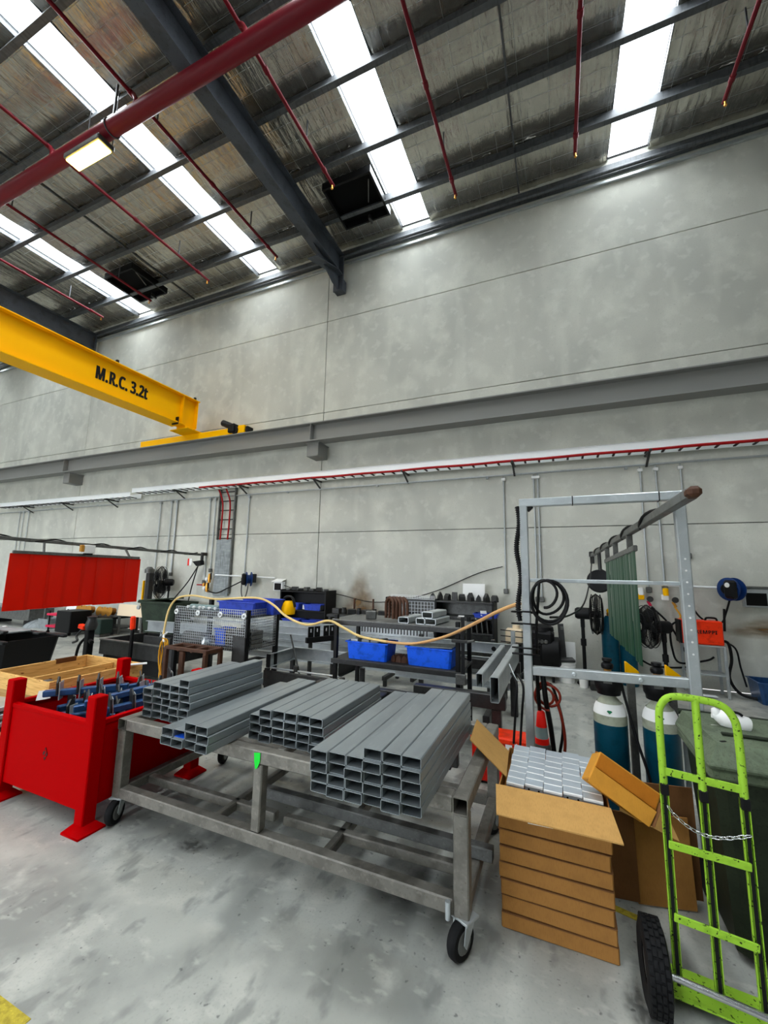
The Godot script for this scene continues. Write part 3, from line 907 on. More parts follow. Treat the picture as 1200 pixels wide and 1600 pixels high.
func cart_and_tubes() -> void:
	var t := thing("steel_trolley", "worn grey steel trolley on casters loaded with galvanised tubes", "trolley")
	var xl := -2.735
	var xr := -0.455
	var zf := -2.035
	var zb := -2.98
	var top := 0.605
	for p in [[xl, zf], [xr, zf], [xl, zb], [xr, zb]]:
		bar(t, "leg", v(p[0], 0.15, p[1]), v(p[0], 0.57, p[1]), 0.07, 0.07, M.worn_steel)
		make_caster(t, v(p[0] + (0.01 if p[0] == xr else 0.0), 0.15, p[1] + 0.0), 20.0 if p[0] == xl else -25.0)
	bar(t, "centre_leg", v(-1.6, 0.22, zf), v(-1.6, 0.57, zf), 0.06, 0.06, M.worn_steel)
	bar(t, "centre_leg", v(-1.6, 0.22, zb), v(-1.6, 0.57, zb), 0.06, 0.06, M.worn_steel)
	for z in [zf, zb]:
		bar(t, "top_rail", v(xl + 0.035, top, z), v(xr - 0.035, top, z), 0.07, 0.07, M.worn_steel)
		bar(t, "bottom_rail", v(xl + 0.035, 0.185, z), v(xr - 0.035, 0.185, z), 0.065, 0.065, M.worn_steel)
	bar(t, "bottom_rail", v(xl + 0.035, 0.185, -2.235), v(-1.62, 0.185, -2.235), 0.05, 0.05, M.worn_steel)
	bar(t, "bottom_rail", v(-1.56, 0.185, -2.235), v(xr - 0.035, 0.185, -2.26), 0.05, 0.05, M.worn_steel)
	for x in [xl, xr]:
		part(t, "side_rail", rhs(0.07, 0.07, 0.004, 1.02), M.worn_steel, v(x, top, (zf + zb) / 2))
		bar(t, "bottom_rail", v(x, 0.185, zf - 0.033), v(x, 0.185, zb + 0.033), 0.06, 0.06, M.worn_steel)
	for x in [-1.93, -1.18]:
		bar(t, "cross_bar", v(x, 0.185, zf - 0.033), v(x, 0.185, zb + 0.033), 0.045, 0.05, M.worn_steel)
	for x in [-2.2, -1.5, -0.85]:
		bar(t, "cross_bar", v(x, top + 0.01, zf - 0.035), v(x, top + 0.01, zb + 0.035), 0.05, 0.045, M.worn_steel)
	part(t, "hinge_pin", tube([v(xr - 0.055, 0.15, zf + 0.05), v(xr - 0.055, 0.22, zf + 0.05)], 0.012, 10), M.galv_bright)
	var tg := solo("green_tag", "bright green tag stuck on the trolley's front rail", "tag", prism([[-0.022, 0.035], [0.02, 0.045], [0.026, 0.0], [0.012, -0.04], [0.0, -0.045], [-0.012, -0.01]], 0.002), M.green_tag, v(-1.605, 0.59, -1.996))
	tg.rotation_degrees = v(0, 0, -6)
	# four piles
	var y0 := 0.642
	tube_pile("tubes in the large pile", "largest pile", -1.1, y0, -1.76, 1.05, [[0, 6], [0, 6], [0, 6], [0, 6], [2.95, 3]])
	tube_pile("tubes in the middle pile", "middle pile", -1.765, y0, -2.1, 0.8, [[-0.02, 6], [0.05, 6], [0.0, 6], [0.95, 5]], 0.087, 0.0462)
	tube_pile("tubes in the low pile", "low pile", -2.165, y0, -1.83, 1.1, [[0, 4], [0, 4], [1.9, 2]])
	tube_pile("tubes in the far pile", "far pile", -2.68, y0, -2.09, 0.72, [[0.1, 5], [0.0, 5], [0.1, 5], [0.0, 5], [0.9, 4], [3.9, 1]], 0.087, 0.0462)
	# dark bars and offcuts stored under and behind the trolley
	solo("steel_bar", "long dark rectangular steel bar lying below the trolley top", "steel bar", rhs(0.06, 0.06, 0.004, 1.45), M.mid_steel, v(-1.09, 0.25, -2.33), v(0, 90, 0))
	solo("steel_bar", "short dark flat bar on the floor under the trolley", "steel bar", box(0.5, 0.02, 0.04, 0.003), M.mid_steel, v(-1.25, 0.222, -2.6), v(0, 8, 0))
	solo("steel_offcut", "small dark square tube offcut standing under the trolley", "steel offcut", rhs(0.1, 0.1, 0.005, 0.12), M.dark_steel, v(-1.75, 0.27, -2.9), v(90, 15, 0))
	solo("bolt", "silver bolt lying on the floor under the trolley", "bolt", tube([v(0, 0, 0), v(0.1, 0, 0.02)], 0.01, 8), M.galv_bright, v(-2.06, 0.012, -2.3))
	var k := thing("low_trestle", "low dark steel trestle standing on floor behind the trolley", "trestle")
	for z in [-3.15, -3.75]:
		bar(k, "long_rail", v(-2.3, 0.5, z), v(-0.85, 0.5, z), 0.08, 0.1, M.dark_steel)
	for x in [-2.25, -1.55, -0.9]:
		bar(k, "cross_rail", v(x, 0.5, -3.19), v(x, 0.5, -3.71), 0.07, 0.08, M.dark_steel)
		for z in [-3.15, -3.75]:
			bar(k, "leg", v(x, 0.0, z), v(x, 0.45, z), 0.07, 0.07, M.dark_steel)
	bar(k, "lower_rail", v(-2.3, 0.15, -3.45), v(-0.85, 0.15, -3.45), 0.08, 0.08, M.dark_steel)

# ---------------------------------------------------------------- stillage and crate
func stillage_and_crate() -> void:
	var s := thing("steel_stillage", "bright red steel stillage box on four footed posts", "stillage", v(-3.29, 0, -2.29))
	var hx := 0.465
	var hz := 0.41
	for i in [-1, 1]:
		for j in [-1, 1]:
			var p := part(s, "post", box(0.085, 0.8, 0.085, 0.006), M.red_paint, v(i * hx, 0.41, j * hz))
			part(p, "foot", lathe([[0.0, 0], [0.12, 0], [0.12, 0.012], [0.062, 0.05], [0.0, 0.05]], 4), M.red_paint, v(0, -0.41, 0), v(0, 45, 0))
		part(s, "side_sheet", box(0.006, 0.5, 0.74, 0.001), M.red_paint, v(i * (hx + 0.02), 0.385, 0))
		part(s, "side_rim", box(0.04, 0.03, 0.74, 0.003), M.red_paint, v(i * (hx + 0.01), 0.635, 0))
		part(s, "end_sheet", box(0.85, 0.52, 0.006, 0.001), M.red_paint, v(0, 0.38, i * (hz + 0.025)))
		part(s, "end_rim", box(0.85, 0.03, 0.04, 0.003), M.red_paint, v(0, 0.635, i * (hz + 0.012)))
	part(s, "floor_sheet", box(0.88, 0.01, 0.78, 0.001), M.red_paint, v(0, 0.14, 0))
	part(s, "packing_board", box(0.86, 0.02, 0.76, 0.002), M.dark_steel, v(0, 0.5, 0))
	part(s, "emblem", prism([[0, 0.042], [0.028, 0], [0, -0.042], [-0.028, 0]], 0.003), M.red_emblem, v(0.03, 0.385, hz + 0.0295))
	var em := lettering("2", 0.045, 0.002)
	part(s, "emblem_mark", em, M.red_paint, v(0.03, 0.387, hz + 0.0315))
	# blue clamp bars with dark lugs lying in it
	var bars := [[v(-3.62, 0.69, -1.99), v(-3.2, 0.71, -2.36), 4, "topmost over the front left rim"], [v(-3.18, 0.67, -2.02), v(-2.84, 0.76, -2.55), 2, "long one nearest right rim"], [v(-3.26, 0.63, -2.0), v(-2.95, 0.67, -2.42), 3, "middle one below the topmost"],
		[v(-3.02, 0.635, -2.02), v(-2.83, 0.665, -2.36), 3, "nearest the front right post"], [v(-3.5, 0.61, -2.1), v(-3.05, 0.62, -2.56), 3, "lying deep in the middle"], [v(-3.6, 0.6, -2.3), v(-3.3, 0.66, -2.62), 3, "at the back left corner"], [v(-3.3, 0.63, -2.45), v(-2.88, 0.66, -2.66), 3, "along the back rim"], [v(-3.42, 0.56, -2.0), v(-2.95, 0.57, -2.2), 3, "lying low inside the front rim"], [v(-3.1, 0.58, -2.1), v(-2.86, 0.6, -2.55), 3, "lying low by the right rim"], [v(-3.62, 0.55, -2.1), v(-3.5, 0.57, -2.6), 3, "lying low by the left rim"]]
	for b in bars:
		var o := thing("clamp_bar", "blue clamp bar with dark lugs in red stillage, " + b[3], "clamp", Vector3.ZERO, "blue clamp bars in the stillage")
		var d: Vector3 = b[1] - b[0]
		bar(o, "bar", b[0], b[1], 0.05, 0.045, M.blue_steel)
		for k in int(b[2]):
			var p: Vector3 = b[0] + d * (0.16 + 0.7 * k / maxf(1.0, b[2] - 1.0))
			var lug := part(o, "lug", prism([[-0.05, -0.03], [0.05, -0.03], [0.035, 0.085], [-0.01, 0.1], [-0.05, 0.06]], 0.01), M.dark_steel)
			lug.transform = Transform3D(aim(d) * Basis(Vector3.UP, 0.15), p + v(0, 0.02, 0))
			var pl := part(o, "lug_plate", box(0.075, 0.13, 0.006, 0.001), M.galv_bright)
			pl.transform = Transform3D(aim(d), p + d.normalized() * 0.02 + v(0, 0.015, 0))
	solo("label_card", "white card tucked behind the stillage's front left post", "card", box(0.1, 0.07, 0.004, 0), M.paper, v(-3.66, 0.67, -2.02), v(-30, 25, 10))
	# pine crate
	var c := thing("timber_crate", "open pine crate with a divider behind the red stillage", "crate", v(-4.5, 0, -2.69))
	var W := 0.86
	var D := 0.86
	for z in [-1, 1]:
		part(c, "plank", box(W, 0.14, 0.022, 0.003), M.pine, v(0, 0.59, z * (D / 2 - 0.011)))
		part(c, "plywood_side", box(W, 0.48, 0.012, 0.002), M.ply, v(0, 0.28, z * (D / 2 - 0.02)))
	for x in [-1, 1]:
		part(c, "plank", box(0.022, 0.14, D, 0.003), M.pine, v(x * (W / 2 + 0.011), 0.59, 0))
		part(c, "plywood_side", box(0.012, 0.48, D - 0.06, 0.002), M.ply, v(x * (W / 2 - 0.002), 0.28, 0))
		for z in [-1, 0, 1]:
			part(c, "batten", box(0.02, 0.5, 0.09, 0.003), M.pine, v(x * (W / 2 + 0.012), 0.27, z * (D / 2 - 0.05)))
	for x in [-1, 0, 1]:
		part(c, "batten", box(0.09, 0.5, 0.02, 0.003), M.pine, v(x * (W / 2 - 0.05), 0.27, D / 2 + 0.01))
	part(c, "divider", box(0.022, 0.5, D - 0.05, 0.003), M.pine, v(0.02, 0.38, 0))
	part(c, "base_board", box(W, 0.02, D, 0.003), M.ply, v(0, 0.05, 0))
	part(c, "dark_end_grain", box(0.026, 0.05, 0.2, 0.003), M.timber_dark, v(-W / 2 - 0.01, 0.645, -0.2))
	part(c, "corner_plate", box(0.07, 0.004, 0.05, 0.001), M.mid_steel, v(W / 2 - 0.05, 0.662, D / 2 - 0.03))
	solo("steel_strap", "pale flat strip lying on the crate's back corner", "strip", box(0.2, 0.012, 0.05, 0.002), M.white_galv, v(-4.02, 0.668, -3.02), v(0, 55, 0))
	# sheets on the floor at the left edge
	for k in 3:
		solo("steel_sheet", ["top", "middle", "bottom"][k] + " pale steel offcut stacked left of the red stillage", "steel sheet", box(0.5, 0.03, 0.4, 0.003), M.galv, v(-4.35 + 0.03 * k, 0.50 - 0.05 * k, -1.98), v(0, 6 * k, 4), "steel offcuts left of stillage")
	var b := thing("offcut_stand", "dark low stand holding offcuts left of the stillage", "stand", v(-4.33, 0, -1.98))
	part(b, "top", box(0.5, 0.03, 0.38, 0.003), M.dark_steel, v(0, 0.365, 0))
	for x in [-1, 1]:
		for z in [-1, 1]:
			part(b, "leg", box(0.05, 0.35, 0.05, 0.003), M.dark_steel, v(x * 0.21, 0.175, z * 0.15))

# ---------------------------------------------------------------- cartons
func cartons() -> void:
	var hs := 0.0712
	var offs := [0.0, 0.008, -0.006, -0.004, -0.008, -0.006, -0.004]
	for k in 7:
		var x: float = -0.075 + offs[k] * 0.7
		var nm: String = "bottom" if k == 0 else ("topmost" if k == 6 else ORD[k] + " from bottom")
		var c := thing("flat_carton", "flat brown carton, %s of the stack beside the trolley" % nm, "carton", v(x, k * hs, -2.545 + (0.0 if k < 2 else 0.004)), "stacked flat cartons", v(0, [0.5, -0.7, 0.3, -0.2, 0.6, -0.4, 0.2][k], 0))
		part(c, "box_body", box(0.49 - 0.006 * (k % 3), hs - 0.003, 0.6, 0.005), M.cardboard, v(0, hs / 2, 0))
		part(c, "lid_seam", box(0.486, 0.004, 0.602, 0.001), M.cardboard_brown, v(0, hs - 0.003, 0))
	# open carton with plates
	var o := thing("open_carton", "open carton of galvanised plates on top of stack", "carton", v(-0.08, 7 * hs, -2.6))
	part(o, "bottom", box(0.5, 0.006, 0.5, 0), M.cardboard, v(0, 0.004, 0))
	for z in [-1, 1]:
		part(o, "wall", box(0.5, 0.07, 0.006, 0), M.cardboard, v(0, 0.038, z * 0.247))
	for x in [-1, 1]:
		part(o, "wall", box(0.006, 0.07, 0.49, 0), M.cardboard, v(x * 0.25, 0.038, 0))
	part(o, "front_flap", prism([[-0.262, 0], [0.262, 0], [0.285, -0.235], [-0.228, -0.235]], 0.006), M.cardboard_light, v(-0.005, 0.073, 0.252), v(-85, 0, 0))
	var fl := part(o, "side_flap", box(0.25, 0.006, 0.34, 0.001), M.cardboard_light, v(-0.335, 0.15, -0.02), v(0, 4, -40))
	fl.name = "side_flap"
	solo("white_slip", "white paper slip under the front flap of open carton", "paper", box(0.11, 0.002, 0.05, 0), M.paper, v(-0.13, 0.502, -2.235), v(14, 4, 0))
	for i in 5:
		for j in 7:
			var lab := "bright galvanised plate in open carton, %s column from left, %s row from front" % [ORD[i], ORD[j]]
			var st := start()
			add_box(st, v(0, 0, -0.01), v(0.087, 0.004, 0.07))
			add_box(st, v(0, -0.02, 0.0245), v(0.087, 0.04 if j == 0 else 0.02, 0.003))
			var p := solo("steel_plate", lab, "plate", done(st), M.plate_grey, v(-0.252 + i * 0.089 + rng.randf_range(-0.002, 0.002), 7 * hs + 0.082 + 0.004 * j + 0.003 * (i % 2), -2.4 - j * 0.06 - 0.014 * (i % 2)), v(4 + rng.randf_range(-1, 1), rng.randf_range(-1, 1), -1.5), "galvanised plates in the carton")
			part(p, "folded_edge", box(0.087, 0.013, 0.007, 0.003), M.white, v(0, -0.003, 0.025))
			if j == 0:
				for s in [-1, 1]:
					part(p, "bolt_hole", disc(0.005, 0.001, 10, 0.0002), M.hole, v(s * 0.024, -0.02, 0.0285), v(90, 0, 0))
	# tilted yellow carton
	var y := thing("small_carton", "small golden carton tipped on its edge over the plates", "carton")
	var ax := v(0.859, -0.512, -0.02).normalized()
	var up := v(0.45, 0.72, -0.52)
	up = (up - ax * up.dot(ax)).normalized()
	var fr := ax.cross(up)
	y.transform = Transform3D(Basis(ax, up, fr), v(0.235, 0.645, -2.43))
	part(y, "box_body", box(0.29, 0.14, 0.11, 0.004), M.cardboard_gold, v(0, 0.0, -0.02))
	part(y, "recessed_face", box(0.278, 0.07, 0.004, 0.001), M.cardboard_gold_dark, v(0, 0.028, 0.036))
	part(y, "flap", box(0.285, 0.075, 0.004, 0.001), M.cardboard_gold, v(0, -0.05, 0.042), v(14, 0, 0))
	part(y, "side_flap", box(0.004, 0.11, 0.07, 0.001), M.cardboard_brown, v(0.146, -0.02, 0.015), v(0, 15, 0))
	part(y, "tape_strip", box(0.292, 0.002, 0.03, 0), M.cardboard_gold_dark, v(0, 0.071, -0.02))
	# large flattened carton leaning behind
	var b := thing("large_carton", "large folded brown carton standing behind the box stack", "carton", v(0, 0, 0))
	part(b, "panel", box(0.3, 0.4, 0.008, 0.001), M.cardboard_brown, v(0.16, 0.215, -2.66), v(-4, 8, 0))
	part(b, "panel", box(0.27, 0.41, 0.008, 0.001), M.cardboard, v(0.43, 0.212, -2.715), v(-4, 14, 0))
	part(b, "rear_panel", box(0.3, 0.52, 0.008, 0.001), M.cardboard_brown, v(0.46, 0.275, -2.8), v(-3, 10, 0))
	part(b, "flap", prism([[-0.12, 0.07], [0.08, 0.07], [0.14, -0.06], [-0.12, 0.0]], 0.006), M.cardboard_light, v(0.36, 0.42, -2.66), v(-20, 6, -6))
	solo("floor_tape", "short yellow tape mark on floor beside the carton stack", "tape", box(0.2, 0.002, 0.04, 0), M.line_yellow, v(0.25, 0.0015, -2.58), v(0, -14, 0))

# ---------------------------------------------------------------- hand truck
func hand_truck() -> void:
	var t := thing("hand_truck", "lime green two wheeled hand truck in front of wheelie bin", "hand truck", v(0.495, 0, -2.15), "", v(0, 0, 0))
	var hw := 0.132
	var r := 0.0145
	part(t, "side_frame", tube(spline([v(-hw, 0.8, 0), v(-hw, 1.05, 0), v(-hw + 0.012, 1.115, 0), v(-hw + 0.05, 1.15, 0), v(0, 1.152, 0), v(hw - 0.05, 1.14, 0), v(hw - 0.012, 1.1, 0), v(hw, 1.03, 0), v(hw, 0.8, 0)], 4), r, 12), M.lime)
	part(t, "centre_tube", tube([v(0, 1.15, 0), v(0, 0.78, 0)], r, 12), M.lime)
	for x in [-hw, 0.0, hw]:
		part(t, "channel_rail", channel(0.014, 0.03, 0.003, 0.72), M.lime, v(x, 0.44, -0.012), v(90, 0, 90))
		part(t, "rail_groove", box(0.012, 0.72, 0.002, 0), M.black, v(x, 0.44, 0.004))
		part(t, "joint_sleeve", box(0.03, 0.045, 0.03, 0.004), M.black, v(x, 0.785, 0))
	for d in [[0.855, 0.835], [0.58, 0.565], [0.32, 0.295]]:
		bar(t, "cross_bar", v(-hw, d[0], 0.008), v(hw, d[1], 0.008), 0.008, 0.03, M.lime)
	part(t, "axle", tube([v(-0.2, 0.125, 0.025), v(0.34, 0.075, 0.035)], 0.012, 12), M.chrome)
	part(t, "toe_plate", box(0.34, 0.008, 0.16, 0.002), M.lime, v(0.0, 0.03, -0.07), v(0, 0, -4))
	for d in [[-0.215, 0.145], [0.345, 0.145]]:
		var w := part(t, "wheel", disc(0.07, 0.055, 20), M.mid_steel, v(d[0], d[1], 0.03), v(0, 0, 90))
		var st := start(true)
		add_lathe(st, [[0.07, -0.03], [0.115, -0.042], [0.138, -0.034], [0.142, -0.018], [0.142, 0.018], [0.138, 0.034], [0.115, 0.042], [0.07, 0.03]], 32)
		part(w, "tyre", done(st), M.rubber)
		var tr := start()
		for k in 30:
			for q in [-0.026, -0.009, 0.009, 0.026]:
				var a: float = TAU * (k + (0.5 if absf(q) < 0.02 else 0.0)) / 30.0
				var bs := Basis(Vector3.UP, -a)
				add_box(tr, bs * v(0.1425, q, 0), v(0.01, 0.013, 0.021), bs)
		part(w, "tread_block", done(tr), M.rubber).set_meta("kind", "stuff")
	var ch := thing("chain", "loose silver chain hung across the hand truck", "chain", v(0.495, 0, -2.135))
	var cp := []
	for k in 15:
		var u := k / 14.0
		cp.append(v(-hw + u * hw * 2, 0.735 - 0.05 * u - 0.06 * sin(PI * pow(u, 0.8)), 0.014))
	for k in 14:
		var a: Vector3 = cp[k]
		var b: Vector3 = cp[k + 1]
		var pts := []
		for q in 12:
			var an := TAU * q / 12
			pts.append(v(cos(an) * 0.0062, 0, signf(sin(an)) * pow(absf(sin(an)), 0.6) * 0.0135))
		var lk := part(ch, "link", tube(pts, 0.0018, 6, true), M.chrome)
		lk.transform = Transform3D(aim(b - a) * Basis(Vector3.BACK, PI / 2 * (k % 2) + 0.5), (a + b) / 2)

# ---------------------------------------------------------------- bin, gantry, gas bottles
func bin_and_gantry() -> void:
	var b := thing("wheelie_bin", "dark green wheelie bin with pale lid behind hand truck", "bin", v(0.86, 0, -2.67))
	part(b, "body", tub(0.21, 0.2, 0.255, 0.26, 0.77, 0.008), M.bin_green, v(0, 0.04, 0))
	part(b, "rim", box(0.56, 0.05, 0.56, 0.012), M.bin_lid, v(0, 0.785, 0))
	part(b, "lid_skirt", box(0.57, 0.02, 0.58, 0.008), M.bin_lid, v(0, 0.82, 0.005))
	var st := start()
	var lo := [v(-0.28, 0, 0.29), v(0.28, 0, 0.29), v(0.28, 0, -0.29), v(-0.28, 0, -0.29)]
	var hi := [v(-0.22, 0.07, 0.2), v(0.22, 0.07, 0.2), v(0.25, 0.075, -0.27), v(-0.25, 0.075, -0.27)]
	for k in 4:
		var j := (k + 1) % 4
		quad(st, lo[k], lo[j], hi[j], hi[k], (lo[k] + lo[j]) * 0.5 + v(0, 0.3, 0))
	quad(st, hi[0], hi[1], hi[2], hi[3], Vector3.UP)
	part(b, "lid", done(st), M.bin_lid, v(0, 0.825, 0))
	part(b, "lid_ridge", box(0.3, 0.012, 0.02, 0.004), M.bin_green, v(-0.02, 0.905, 0.08), v(9, 0, 0))
	part(b, "lid_slot", box(0.03, 0.01, 0.012, 0.002), M.black, v(-0.19, 0.893, 0.17), v(9, 30, 0))
	part(b, "handle", tube([v(-0.26, 0.88, -0.32), v(0.26, 0.88, -0.32)], 0.016, 10), M.bin_green)
	for x in [-1, 1]:
		part(b, "wheel", disc(0.09, 0.05, 20), M.rubber, v(x * 0.2, 0.09, -0.22), v(0, 0, 90))
	var c := thing("white_jug", "white plastic jug with dark grip lying on bin lid", "jug", v(0.77, 0.895, -2.74))
	c.scale = v(0.82, 0.82, 0.82)
	part(c, "body", lathe([[0, -0.1], [0.04, -0.1], [0.048, -0.09], [0.048, 0.04], [0.026, 0.07], [0.018, 0.08], [0.018, 0.09], [0, 0.09]], 20), M.white, v(0, 0.045, 0), v(0, 0, 78))
	part(c, "dark_grip", tube(spline([v(-0.02, 0.085, 0.02), v(0.0, 0.098, 0.02), v(0.04, 0.096, 0.02), v(0.06, 0.083, 0.02)]), 0.008, 8), M.black)
	part(c, "spout", lathe([[0.02, 0], [0.024, 0.03], [0.012, 0.05], [0, 0.05]], 14), M.white, v(-0.055, 0.06, 0), v(0, 0, 30))
	solo("paper_sheet", "crumpled white sheet lying on the bin lid under jug", "paper", prism([[-0.15, -0.01], [0.16, -0.03], [0.12, 0.04], [-0.1, 0.06]], 0.002), M.paper, v(0.8, 0.893, -2.7), v(-86, 10, 0))
	# gantry frame of box section
	var g := thing("gantry_frame", "tall galvanised box section gantry frame with two crossbars", "frame", v(0, 0, -3.05))
	part(g, "post", box(0.054, 2.14, 0.06, 0.006), M.galv, v(-0.22, 1.07, 0))
	part(g, "post", box(0.06, 2.14, 0.06, 0.006), M.galv, v(0.707, 1.07, 0))
	part(g, "top_beam", box(0.985, 0.056, 0.06, 0.005), M.galv_bright, v(0.243, 2.155, 0), v(0, 0, 0.2))
	part(g, "crossbar", box(0.87, 0.056, 0.05, 0.004), M.galv, v(0.243, 1.02, 0.0), v(0, 0, 1.3))
	part(g, "thin_bar", box(0.87, 0.024, 0.024, 0.003), M.galv_bright, v(0.243, 1.61, 0.0))
	part(g, "corner_gusset", box(0.045, 0.045, 0.04, 0.004), M.black, v(-0.185, 2.12, 0), v(0, 0, 45))
	for x in [0.06, 0.43]:
		part(g, "bolt", disc(0.013, 0.02, 10), M.galv_bright, v(x, 1.015 + x * 0.02, 0.03), v(90, 0, 0))
	for k in 9:
		part(g, "bolt_hole", disc(0.006, 0.002, 10, 0.0005), M.white, v(0.707, 1.2 + k * 0.07, 0.031), v(90, 0, 0))
	for x in [-0.22, 0.707]:
		part(g, "foot", box(0.07, 0.05, 0.6, 0.006), M.galv, v(x, 0.025, -0.27))
	for x in [0.1, 0.35]:
		part(g, "tie_wrap", box(0.006, 0.06, 0.066, 0.001), M.black, v(x - 0.1 + x, 2.155, 0))
	# ribbed black cable down the post
	var rp := []
	for k in 26:
		rp.append(v(-0.262 + 0.012 * sin(k * 0.5), 2.13 - k * 0.032, -3.04))
	var st2 := start(true)
	add_tube(st2, PackedVector3Array(rp), 0.014, 10)
	for k in 50:
		var y := 2.12 - k * 0.0155
		add_tube(st2, PackedVector3Array(circle(0.0165, 10, v(-0.262 + 0.012 * sin((2.13 - y) / 0.032 * 0.5), y, -3.04), Basis(Vector3.RIGHT, PI / 2))), 0.004, 5, true)
	solo("ribbed_conduit", "black ribbed flexible conduit tied to the gantry's left post", "conduit", done(st2), M.black)
	for k in 4:
		var lp := circle(1.0, 20)
		var pts := []
		for p in lp:
			pts.append(v(-0.235 + p.x * 0.085, 1.25 + [0.14, 0.06, -0.1, -0.14][k] + p.y * 0.008, -3.05 + p.y * 0.055))
		solo("cable_tie", "black cable loop round the gantry's left post, " + ["topmost of four", "second from top", "third from top", "lowest of four"][k], "cable tie", tube(pts, 0.006, 6, true), M.black, Vector3.ZERO, Vector3.ZERO, "cable loops on the gantry post")
	# hose coil
	var hp := []
	for k in 120:
		var a := -PI / 2 + TAU * k / 26.0
		var q := k / 120.0
		var rx := 0.062 + 0.05 * minf(1.0, q * 2.5) + 0.008 * sin(k * 0.23)
		var ry := 0.085 + 0.055 * minf(1.0, q * 2.5) + 0.006 * cos(k * 0.31)
		hp.append(v(-0.09 - 0.05 + rx * 0.55 + rx * cos(a), 1.612 - ry - ry * sin(-a), -3.01 + 0.03 * sin(k * 0.17)))
	hp.append(v(-0.16, 1.3, -3.06))
	hp.append(v(-0.165, 1.1, -3.1))
	solo("hose_coil", "coil of black hose hung on the gantry's thin bar", "hose", tube(hp, 0.0095, 8), M.black)
	solo("hang_cable", "thin black cable sagging from wall boom to hose coil", "cable", tube(spline([v(0.5, 1.95, -7.5), v(0.36, 1.6, -6.0), v(0.22, 1.36, -4.8), v(0.06, 1.32, -3.8), v(-0.07, 1.36, -3.1)]), 0.008, 8), M.black)
	# twin black leads dropping below the crossbar, red lead coil
	solo("welding_lead", "left black lead hanging behind gantry crossbar", "cable", tube(spline([v(-0.172, 1.0, -3.12), v(-0.165, 0.8, -3.13), v(-0.165, 0.6, -3.26), v(-0.17, 0.36, -3.3)]), 0.013, 8), M.black)
	solo("welding_lead", "right thicker black lead hanging behind gantry crossbar", "cable", tube(spline([v(-0.135, 1.0, -3.12), v(-0.12, 0.8, -3.14), v(-0.1, 0.6, -3.26), v(-0.08, 0.36, -3.3)]), 0.017, 8), M.black)
	var rcoil := []
	for k in 58:
		var a := TAU * k / 22.0 + 1.2
		var rr := 0.066 + 0.012 * sin(k * 0.13)
		rcoil.append(v(-0.115 + 0.012 * sin(k * 0.11) + rr * cos(a), 0.85 - k * 0.0006 + rr * 1.05 * sin(a), -3.15 + 0.02 * cos(k * 0.3)))
	solo("red_lead_coil", "coil of red and brown gas hose hanging behind the gantry", "hose", tube(rcoil, 0.0085, 8), M.hose_red)
	solo("red_lead", "brown gas hose looping down from the red coil", "hose", tube(spline([v(-0.07, 0.84, -3.16), v(-0.03, 0.72, -3.16), v(-0.01, 0.56, -3.17), v(-0.03, 0.42, -3.18), v(-0.09, 0.33, -3.2)]), 0.0095, 8), M.hose_red)
	solo("red_lead", "black gas hose loop beside the red coil", "hose", tube(spline([v(-0.17, 0.85, -3.19), v(-0.09, 0.9, -3.19), v(-0.045, 0.78, -3.19), v(-0.02, 0.62, -3.19), v(-0.06, 0.4, -3.2)]), 0.0095, 8), M.black)
	# red tipped torch hanging below
	var tc := thing("beacon_cone", "small red cone with pale band beside the gantry post", "cone", v(-0.155, 0.475, -3.16))
	part(tc, "base", lathe([[0, 0], [0.055, 0], [0.06, 0.02], [0.05, 0.045], [0, 0.045]], 18), M.mid_steel, v(0, 0.0, 0))
	part(tc, "lower_band", lathe([[0.05, 0], [0.046, 0.05], [0, 0.05]], 18), M.red_plastic, v(0, 0.03, 0))
	part(tc, "clear_collar", lathe([[0.042, 0], [0.036, 0.07], [0, 0.07]], 18), M.bottle_clear, v(0, 0.08, 0))
	part(tc, "red_top", lathe([[0.036, 0], [0.026, 0.09], [0.018, 0.1], [0, 0.1]], 18), M.red_plastic, v(0, 0.15, 0))
	part(tc, "stand", box(0.05, 0.475, 0.05, 0.004), M.dark_steel, v(0, -0.2375, 0))
	# orange low machine
	var om := thing("orange_toolbox", "low orange machine box on the floor behind the trolley", "machine", v(-0.5, 0, -3.65))
	part(om, "body", box(0.42, 0.3, 0.2, 0.012), M.orange_red, v(0, 0.17, 0))
	part(om, "lid", box(0.44, 0.05, 0.22, 0.012), M.orange, v(0, 0.345, 0))
	part(om, "foot", box(0.4, 0.03, 0.16, 0.004), M.black, v(0, 0.015, 0))
	part(om, "handle", tube(spline([v(-0.14, 0.25, 0.1), v(-0.1, 0.3, 0.14), v(0.02, 0.3, 0.14), v(0.08, 0.25, 0.1)]), 0.008, 8), M.black)
	part(om, "label_panel", box(0.05, 0.05, 0.003, 0), M.white, v(0.08, 0.3, 0.102))
	part(om, "label_panel", box(0.05, 0.014, 0.003, 0), M.white, v(0.155, 0.325, 0.112), v(0, 0, -35))
	for d in [[-0.38, -3.52, "left"], [-0.33, -3.5, "right"]]:
		solo("black_hose", d[2] + " black hose rising from the orange machine to beams", "hose", tube(spline([v(d[0], 0.35, d[1]), v(d[0] + 0.02, 0.6, d[1] - 0.02), v(d[0] + 0.03, 0.77, d[1] - 0.06), v(d[0] - 0.02, 0.84, d[1] - 0.14)]), 0.009, 8), M.black)
	solo("wire_hook", "bent silver wire hooked on the end of steel beam", "hook", tube([v(-0.42, 0.9, -3.72), v(-0.37, 0.81, -3.66), v(-0.35, 0.79, -3.64), v(-0.29, 0.81, -3.6)], 0.005, 6), M.galv_bright)
